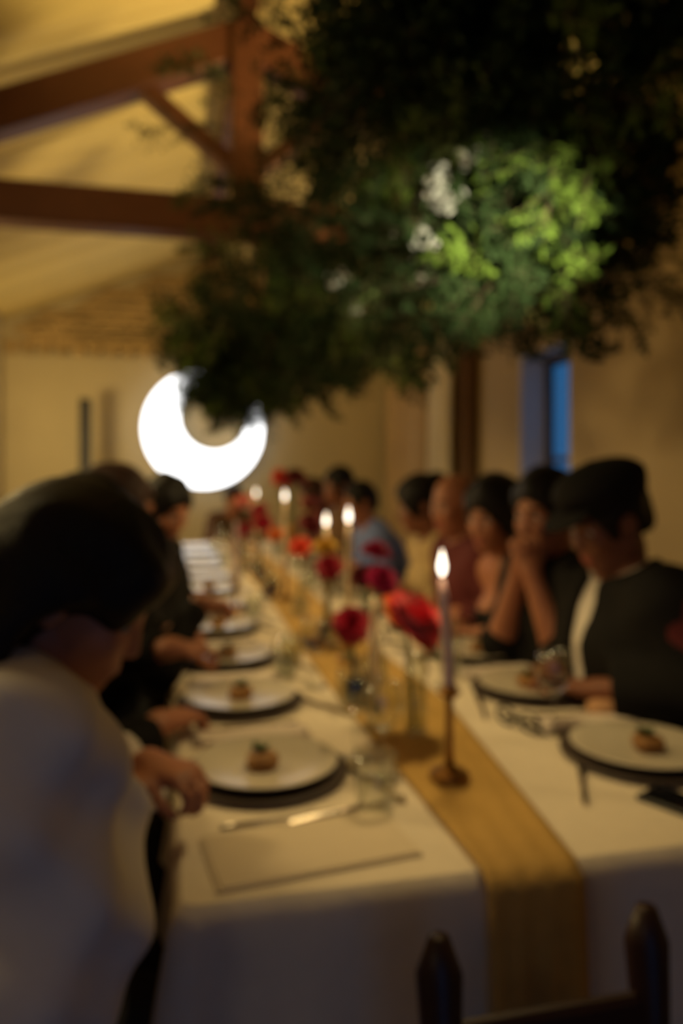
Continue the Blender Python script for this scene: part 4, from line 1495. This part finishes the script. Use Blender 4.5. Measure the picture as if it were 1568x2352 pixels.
    for s in (-1, 1):
        G = Field(an[s] - (0.1, 0.09, 0.095), an[s] + (0.24, 0.09, 0.06), 0.008)
        G.cap(an[s] + (-.03, 0, -.045), 0.038, an[s] + (0.145, s * .015, -.052), 0.030, 0.03)
        G.cap(an[s] + (-.012, 0, -.03), 0.042, an[s] + (0, 0, 0.02), 0.046, 0.03)
        G.plane(an[s] + (0.05, 0, -0.084), (0, 0, -1), 0.3, 0.004)
        v, q = G.nets()
        link('shoe', mesh_np('shoe', v, q, M['shoe'], True), root)

    # ---- hair
    def wh(x, y, z):
        return (0.0035 * np.sin(70 * y + 25 * x + pa) + 0.003 * np.sin(48 * z + 60 * y + pb)).astype(np.float32)
    if hair != 'bald':
        ehi = Hc + 0.28
        elo = Hc - 0.28
        elo[2] = min(elo[2], N[2] - 0.22)
        G = Field(elo, ehi, max(0.0065, h * 0.9))
        th_ = 0.016 if hair in ('short', 'cap') else 0.024
        G.ell(P(-0.016, 0, 0.036), HR, (0.094 + th_, 0.076 + th_, 0.092 + th_), 0.01, wr=wh)
        if hair in ('short', 'cap'):
            G.cap(P(-0.075, -0.03, -0.03), 0.03, P(-0.075, 0.03, -0.03), 0.03, 0.03)
            G.ell(P(0.115, 0, -0.045), HR, (0.085, 0.085, 0.112), 0.02, 'sub')
            for s in (-1, 1):
                G.ell(P(0.0, s * 0.095, -0.03), HR, (0.040, 0.035, 0.055), 0.012, 'sub')
            G.plane(P(-0.05, 0, -0.06), HR @ np.array([0.2, 0, -1.0]), 0.16, 0.02)
        if hair == 'long':
            for yy in (-0.062, -0.03, 0.0, 0.03, 0.062):
                top_ = P(-0.055 + abs(yy) * .5, yy * 1.15, 0.0)
                end = np.array([N[0] - 0.075 * u[2] - 0.02, yy * 1.5 + N[1], N[2] - 0.13])
                midp = (top_ + end) / 2 + np.array([-0.045, 0, 0.02])
                G.cap(top_, 0.045, midp, 0.040, 0.03, wr=None)
                G.cap(midp, 0.040, end, 0.016, 0.03)
            for s in (-1, 1):
                G.cap(P(0.01, s * 0.078, 0.02), 0.026, P(-0.01, s * 0.085, -0.10), 0.024, 0.03)
            G.ell(P(0.115, 0, -0.050), HR, (0.085, 0.062, 0.105), 0.02, 'sub')
        if hair == 'bun':
            G.ell(P(-0.10, 0, 0.085), HR, (0.05, 0.055, 0.05), 0.02, wr=wh)
            G.cap(P(-0.05, -0.03, -0.05), 0.035, P(-0.05, 0.03, -0.05), 0.035, 0.03)
            G.ell(P(0.115, 0, -0.045), HR, (0.085, 0.066, 0.108), 0.02, 'sub')
            for s in (-1, 1):
                G.ell(P(0.0, s * 0.095, -0.02), HR, (0.032, 0.03, 0.045), 0.012, 'sub')
        if extra:
            extra(G, P, HR, N, u)
        if cap:
            G.plane(P(0, 0, 0.055), HR @ np.array([0.12, 0, 1.0]), 0.2, 0.01)
        v, q = G.nets()
        link('hair', mesh_np('hair', v, q, M[hair_mt], True), root)
    if cap:
        G = Field(Hc - 0.26, Hc + 0.28, 0.007)
        G.ell(P(-0.012, 0, 0.098), HR, (0.124, 0.110, 0.060), 0.02)
        G.ell(P(-0.015, 0, 0.060), HR, (0.108, 0.093, 0.040), 0.03)
        G.ell(P(-0.01, 0, 0.025), HR, (0.098, 0.080, 0.050), 0.012, 'sub')
        v, q = G.nets()
        hat = link('flat_cap', mesh_np('flat_cap', v, q, M['cotton_black'], True), root)
        G = Field(Hc - 0.26, Hc + 0.28, 0.006)
        tilt = HR @ np.array([[math.cos(.28), 0, math.sin(.28)], [0, 1, 0], [-math.sin(.28), 0, math.cos(.28)]])
        G.ell(P(0.100, 0, 0.058), tilt, (0.068, 0.078, 0.010), 0.01)
        v, q = G.nets()
        link('cap_brim', mesh_np('cap_brim', v, q, M['cotton_black'], True), hat)
        MB().lathe([(0, 0), (0.011, 0.001), (0.009, 0.006), (0, 0.008)], 12).obj('cap_button', M['cotton_black'], hat, P(-0.012, 0, 0.156))
    if chair_mt:
        cl = org + Rz @ np.array([0.02, 0, 0])
        place_chair(chair_white if chair_mt == 'white' else chair_dark, cl[0], cl[1], rot, chair_label or 'dark wooden chair under the ' + label)
    return root

LEFT, RIGHT = 0.0, PI
def hl(y, x=0.02, z=0.785, s=0.12):      # default resting wrists for the left row: (left hand, right hand)
    return [(x, y + s, z), (x, y - s, z)]
def hr(y, x=1.05, z=0.785, s=0.12):
    return [(x, y - s, z), (x, y + s, z)]

# left row, from the camera
def hair1(G, P, HR, N, u):
    G.cap(P(-0.06, 0.0, 0.03), 0.09, P(-0.13, -0.01, -0.05), 0.065, 0.05)
    G.cap(P(-0.13, -0.01, -0.05), 0.06, P(-0.15, -0.01, -0.14), 0.035, 0.05)
    for s in (-1, 1):
        G.cap(P(0.072, s * 0.045, 0.07), 0.026, P(0.035, s * 0.070, -0.03), 0.018, 0.03)
    G.cap(P(0.070, -0.03, 0.070), 0.020, P(0.070, 0.03, 0.070), 0.020, 0.03)
    G.ell(P(0.055, -0.095, -0.065), HR, (0.075, 0.055, 0.085), 0.02, 'sub')
person('person in a loose white shirt bent over the near left corner plate', (-0.128, 1.06, 1.140), LEFT + R(14), pitch=30, yaw=-22, spread=0.06,
       hands=[(-0.04, 1.20, 0.85), (-0.085, 1.085, 0.845)], elbows=[None, (-0.125, 0.865, 0.775)], hair='long', skin='skin', top='cotton_white',
       sleeves=(0.90, 0.90), sleeve_r=0.045, torso_r=0.022, fold=3.0, neck=0.05, h=0.0065, female=True, extra=hair1, seed=1, curl=(0.9, 0.8),
       chair_mt='white', chair_label='white painted chair under the person in the loose white shirt')
person('person in black with brown skin sitting just beyond the white shirt', (-0.19, 1.66, 1.165), LEFT, pitch=28, hands=[(-0.01, 1.93, 0.87), (-0.03, 1.55, 0.80)],
       hair='short', top='cotton_black', seed=2, curl=(0.9, 0.6), h=0.0075, hand_dir=[(1, .3, -.1), None], chair_label='dark wooden chair under the black-sleeved second left person')
person('person with auburn hair in black reaching a fist over the left plates', (-0.17, 2.33, 1.21), LEFT, pitch=8, hands=[(0.00, 2.48, 0.80), (0.075, 2.24, 0.935)],
       hair='long', hair_mt='hair_brown', top='cotton_black', seed=3, curl=(0.5, 1.1), hand_dir=[None, (1, 0.1, -0.15)], female=True, hints=[(-.5, .8, -.6), (-.5, -.6, -.6)], chair_label='dark wooden chair under the auburn-haired person on the left')
person('person with dark hair and pale collar looking down, before the moon lamp', (-0.03, 3.02, 1.205), LEFT, pitch=30, yaw=-45, hands=hl(3.05, 0.07),
       hair='short', top='cotton_white', jacket='cotton_black', seed=4, h=0.0085, chair_label='dark wooden chair under the person before the moon lamp')
person('person with short dark hair at the far head of the table', (0.545, 6.98, 1.105), -PI / 2, pitch=5, hands=[(0.66, 6.62, 0.785), (0.42, 6.62, 0.785)],
       hair='short', top='cotton_brown', seed=5, h=0.0105, skin='skin', chair_label='dark wooden chair under the person at the far head of the table')
# right row, from the camera
person('person in a black flat cap and black jacket with white shirt', (1.075, 1.69, 1.195), RIGHT, pitch=22, yaw=4, hands=[(0.985, 1.57, 0.80), (1.00, 1.80, 0.80)],
       elbows=[(1.16, 1.42, 0.83), None], hair='cap', cap=True, top='cotton_white', jacket='cotton_black', seed=6, h=0.0065, vwidth=0.036, patch=((1.13, 1.40, 0.96), (0.07, 0.07, 0.075)),
       hand_dir=[(-.6, .8, 0), (-.8, -.5, 0)], skin='skin_dark', chair_label='dark wooden chair under the person in the flat cap')
person('person with black hair resting chin on clasped hands beside the cap', (1.085, 2.03, 1.21), RIGHT, pitch=12, yaw=22, hands=[(0.985, 1.925, 1.035), (0.985, 1.995, 1.035)],
       elbows=[(1.03, 1.845, 0.800), (0.955, 2.075, 0.800)], hair='short', top='cotton_black', sleeves=(0.42, 0.42), seed=7, h=0.0065, curl=(1.0, 1.0),
       hand_dir=[(-.1, .35, 1), (0.05, -.35, 1)], hand_n=[(0.2, 1, -.2), (0.2, -1, -.2)], chair_label='dark wooden chair under the person with clasped hands')
person('person with long black hair, bare shoulder and charcoal shawl', (1.075, 2.37, 1.170), RIGHT, pitch=12, yaw=25, hands=[(1.00, 2.27, 0.79), (0.98, 2.50, 0.79)],
       hair='long', top='cotton_black', bare=1, seed=8, female=True, h=0.0075, neck_open=None, chair_label='dark wooden chair under the person with the charcoal shawl')
person('person with shaved head and dark red top', (1.09, 2.78, 1.195), RIGHT, pitch=10, yaw=15, hands=hr(2.78), hair='bald', top='cotton_red', seed=9, h=0.0085, skin='skin', chair_label='dark wooden chair under the shaved person in dark red')
person('person with dark hair tied up and beige top', (1.09, 3.20, 1.175), RIGHT, pitch=14, yaw=-10, hands=hr(3.2), hair='bun', top='cotton_beige', seed=10, h=0.0085, female=True, skin='skin_dark', chair_label='dark wooden chair under the person in the beige top')
person('person with dark hair in a blue shirt', (1.10, 4.37, 1.150), RIGHT, pitch=10, yaw=10, hands=hr(4.37), hair='short', top='cotton_blue', seed=11, h=0.0105, chair_label='dark wooden chair under the person in the blue shirt')
person('tall person with black hair in a brown top', (1.10, 4.98, 1.285), RIGHT, pitch=5, yaw=15, hands=hr(4.98), hair='short', top='cotton_brown', seed=12, h=0.0105, sc=1.07, skin='skin_dark', chair_label='dark wooden chair under the tall person in the brown top')
person('person with brown hair in a dark red dress at the far right end', (1.09, 5.90, 1.165), RIGHT, pitch=8, hands=hr(5.9), hair='long', hair_mt='hair_brown', top='cotton_red', seed=13, h=0.0115, female=True, chair_label='dark wooden chair under the person in the dark red dress')

# ------------------------------------------------------------------ hanging greenery
def frond(L, kind, seed):
    """a branch growing along +X from its root: woody stem, side twigs, needle or oval leaves"""
    r = random.Random(seed)
    v, f, fm = [], [], []
    def strip(pts, rad):
        n0 = len(v)
        for i, p in enumerate(pts):
            rr_ = rad * (1 - 0.75 * i / (len(pts) - 1))
            for k in range(3):
                a = 2 * PI * k / 3
                v.append((p[0], p[1] + rr_ * math.cos(a), p[2] + rr_ * math.sin(a)))
        for i in range(len(pts) - 1):
            for k in range(3):
                f.append((n0 + i * 3 + k, n0 + i * 3 + (k + 1) % 3, n0 + (i + 1) * 3 + (k + 1) % 3, n0 + (i + 1) * 3 + k))
                fm.append(1)
    def leafq(p, d, l, w):
        d = Vector(d).normalized()
        s = d.cross(Vector((r.uniform(-1, 1), r.uniform(-1, 1), r.uniform(-1, 1)))).normalized() * w
        p = Vector(p)
        n0 = len(v)
        v.extend([tuple(p), tuple(p + d * l * .5 + s), tuple(p + d * l), tuple(p + d * l * .5 - s)])
        f.append((n0, n0 + 1, n0 + 2, n0 + 3))
        fm.append(0)
    droop = r.uniform(0.15, 0.35)
    cv = lambda t: Vector((L * t, 0.05 * L * math.sin(3 * t + seed), -droop * L * t * t))
    strip([cv(i / 7) for i in range(8)], 0.004)
    nt = 16 if kind == 'fern' else 13
    for i in range(nt):
        t = 0.12 + 0.86 * i / nt
        p = cv(t)
        a = r.uniform(0, 2 * PI)
        tl = L * (0.40 * (1 - t) + 0.12) * r.uniform(.7, 1.15)
        d = Vector((0.75, math.cos(a), math.sin(a) * 0.8)).normalized()
        e = lambda q: p + d * tl * q + Vector((0, 0, -0.25 * tl * q * q))
        strip([e(0), e(.5), e(1)], 0.0018)
        if kind == 'fern':
            for j in range(11):
                q = 0.15 + 0.85 * j / 10
                b = e(q)
                for k in range(2):
                    dd = d * 0.7 + Vector((r.uniform(-1, 1), r.uniform(-1, 1), r.uniform(-1, 1)))
                    leafq(b, dd, r.uniform(.018, .032), 0.0026)
        else:
            for j in range(6):
                q = 0.15 + 0.85 * j / 5
                b = e(q)
                for k in range(2):
                    dd = d * 0.5 + Vector((r.uniform(-1, 1), r.uniform(-1, 1), r.uniform(-1, 1)))
                    leafq(b, dd, r.uniform(.030, .048), 0.0085)
    return np.array(v, dtype=np.float32), f, fm
FR = [(frond(0.42, 'fern', 1), 'leaf'), (frond(0.34, 'fern', 2), 'leaf'), (frond(0.38, 'oval', 3), 'leaf_grey'), (frond(0.42, 'oval', 4), 'leaf_dark'), (frond(0.46, 'fern', 5), 'leaf_dark'), (frond(0.32, 'oval', 6), 'leaf')]
frond_me = [mesh_np('branch', a[0], a[1], [M[mt], M['twig']], False, a[2]) for a, mt in FR]

# the hanging cloud runs above the table: (centre, radii, weight)
BL = [((0.33, 5.35, 2.10), (0.26, 0.4, 0.20)), ((0.36, 5.45, 2.06), (0.26, 0.4, 0.20)), ((1.05, 1.65, 2.72), (0.4, 0.4, 0.25)), ((0.80, 2.0, 2.6), (0.3, 0.4, 0.25)), ((0.50, 5.75, 2.08), (0.42, 0.55, 0.32)), ((0.52, 5.6, 2.0), (0.34, 0.45, 0.24)), ((0.26, 5.05, 2.28), (0.34, 0.5, 0.26)), ((0.56, 4.35, 2.34), (0.42, 0.5, 0.34)), ((0.62, 3.25, 2.42), (0.36, 0.55, 0.36)),
      ((0.70, 2.45, 2.60), (0.36, 0.5, 0.30)), ((0.84, 1.80, 2.62), (0.42, 0.42, 0.38)), ((1.02, 1.75, 2.40), (0.27, 0.33, 0.30)), ((1.12, 2.0, 2.15), (0.20, 0.3, 0.22)), ((0.75, 1.75, 2.75), (0.45, 0.5, 0.25)), ((0.95, 2.4, 2.75), (0.45, 0.6, 0.22)), ((1.02, 2.05, 1.99), (0.24, 0.28, 0.20)),
      ((0.95, 2.65, 2.12), (0.34, 0.4, 0.27)), ((0.92, 3.55, 2.06), (0.36, 0.5, 0.26)), ((0.80, 4.55, 2.02), (0.38, 0.5, 0.24)), ((1.08, 2.35, 2.45), (0.26, 0.4, 0.32)),
      ((1.05, 3.2, 2.45), (0.32, 0.6, 0.32)), ((0.95, 4.2, 2.5), (0.4, 0.7, 0.28)), ((0.85, 5.3, 2.2), (0.3, 0.6, 0.26))]
GO = (0.75, 3.4, 2.25)
hg = empty('hanging_greenery', GO)
tag(hg, 'long cloud of fern and leafy branches hanging over the table from the roof truss', 'greenery')
grn = random.Random(11)
def pick(r0, r1):
    c, rd = grn.choice(BL)
    d = Vector((grn.gauss(0, 1), grn.gauss(0, 1), grn.gauss(0, 1))).normalized()
    q = grn.uniform(r0, r1)
    pos = Vector(c) + Vector((d.x * rd[0], d.y * rd[1], d.z * rd[2])) * q
    out = Vector((d.x, d.y, d.z * 0.8 - 0.15)) + Vector((grn.uniform(-.6, .6), grn.uniform(-.6, .6), grn.uniform(-.5, .5)))
    return pos, out.normalized()
NB = 290
for k in range(NB):
    pos, out = pick(0.45, 0.80)
    b = link('branch', frond_me[grn.choice((0, 0, 1, 2, 3, 4, 4, 5))], hg, pos - Vector(GO))
    b.rotation_mode = 'QUATERNION'
    b.rotation_quaternion = out.to_track_quat('X', 'Z') @ Quaternion((1, 0, 0), grn.uniform(0, 6.28))
    s = grn.uniform(0.6, 1.0)
    b.scale = (s, s, s)
# airy sprigs to both sides; left ones stand in for shadows on the ceiling
for (p, d, s) in (((0.30, 3.1, 2.75), (-1, 0.2, 0.25), 1.0), ((0.28, 3.0, 2.85), (-1, -.1, 0.45), .9), ((0.34, 3.3, 2.6), (-1, .2, 0.05), .9), ((0.28, 2.5, 2.85), (-.8, -.2, .5), .9),
                  ((0.40, 2.2, 2.9), (-.7, -.2, .6), .8), ((1.32, 2.2, 2.05), (1, 0, -.15), 1.0), ((1.35, 2.5, 2.2), (1, .1, .0), 1.0), ((1.30, 2.9, 2.1), (1, .2, -.3), .9),
                  ((1.25, 2.1, 1.9), (.8, -.2, -.5), .7), ((0.10, 5.0, 2.3), (-1, 0, .1), .7)):
    b = link('branch', frond_me[2 if s < .95 else 4], hg, Vector(p) - Vector(GO))
    b.rotation_mode = 'QUATERNION'
    b.rotation_quaternion = Vector(d).normalized().to_track_quat('X', 'Z')
    b.scale = (s, s, s)
# the dense inner mass, joined as one part
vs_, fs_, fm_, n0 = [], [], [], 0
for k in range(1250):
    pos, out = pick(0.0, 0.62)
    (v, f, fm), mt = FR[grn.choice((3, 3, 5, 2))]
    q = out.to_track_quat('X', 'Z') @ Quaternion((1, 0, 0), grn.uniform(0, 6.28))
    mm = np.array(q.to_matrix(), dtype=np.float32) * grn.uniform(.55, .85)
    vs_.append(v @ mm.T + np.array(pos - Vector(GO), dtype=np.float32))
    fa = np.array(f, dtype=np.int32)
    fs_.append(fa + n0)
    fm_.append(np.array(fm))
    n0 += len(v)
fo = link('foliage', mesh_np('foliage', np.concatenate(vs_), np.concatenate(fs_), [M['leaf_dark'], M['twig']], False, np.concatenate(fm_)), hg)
fo['kind'] = 'stuff'

# white blossom clusters
def blossom(seed):
    r = random.Random(seed)
    m = MB()
    for k in range(16):
        c = Vector((r.gauss(0, .022), r.gauss(0, .022), r.gauss(0, .022)))
        ax = (c + Vector((r.uniform(-.02, .02), r.uniform(-.02, .02), r.uniform(-.02, .02)))).normalized()
        a = ax.orthogonal().normalized()
        b = ax.cross(a)
        for j in range(5):
            t = 2 * PI * j / 5
            d = a * math.cos(t) + b * math.sin(t)
            s = (ax.cross(d)) * 0.0055
            m.add([c, c + d * .008 + s + ax * .002, c + d * .015 + ax * .004, c + d * .008 - s + ax * .002], [(0, 1, 2, 3)])
    return m.mesh('blossom', M['white_flower'])
bl_me = [blossom(k) for k in range(3)]
for k, (p, s) in enumerate((((0.83, 1.83, 2.24), 1.0), ((0.77, 1.86, 2.17), .8), ((0.70, 1.89, 2.10), .9), ((0.67, 1.86, 2.07), .8), ((0.88, 2.60, 2.34), .9), ((0.64, 1.69, 1.97), .9), ((0.65, 1.87, 1.94), .8),
                          ((0.74, 2.48, 2.12), .8), ((0.90, 3.40, 2.33), .9), ((0.58, 2.65, 2.03), .9), ((0.78, 2.46, 2.06), .8), ((0.80, 2.25, 1.95), .9), ((0.72, 2.9, 2.0), .8))):
    b = link('blossom', bl_me[k % 3], hg, Vector(p) - Vector(GO), (k, k * 2, k * 3))
    b.scale = (s, s, s)
# ropes up to the roof timbers
for (x, y, zt) in ((0.45, YT, 2.53), (0.95, YT, 2.53), (XC, 5.4, ZR - .16), (XC, 2.1, ZR - .16)):
    xx = x if zt < 2.6 else (0.45 if y > 4 else 0.75)
    MB().tube([(xx - GO[0], y - GO[1], 2.3 - GO[2]), (x - GO[0], y - GO[1], zt - GO[2])], 0.008, 6).obj('rope', M['rope'], hg)
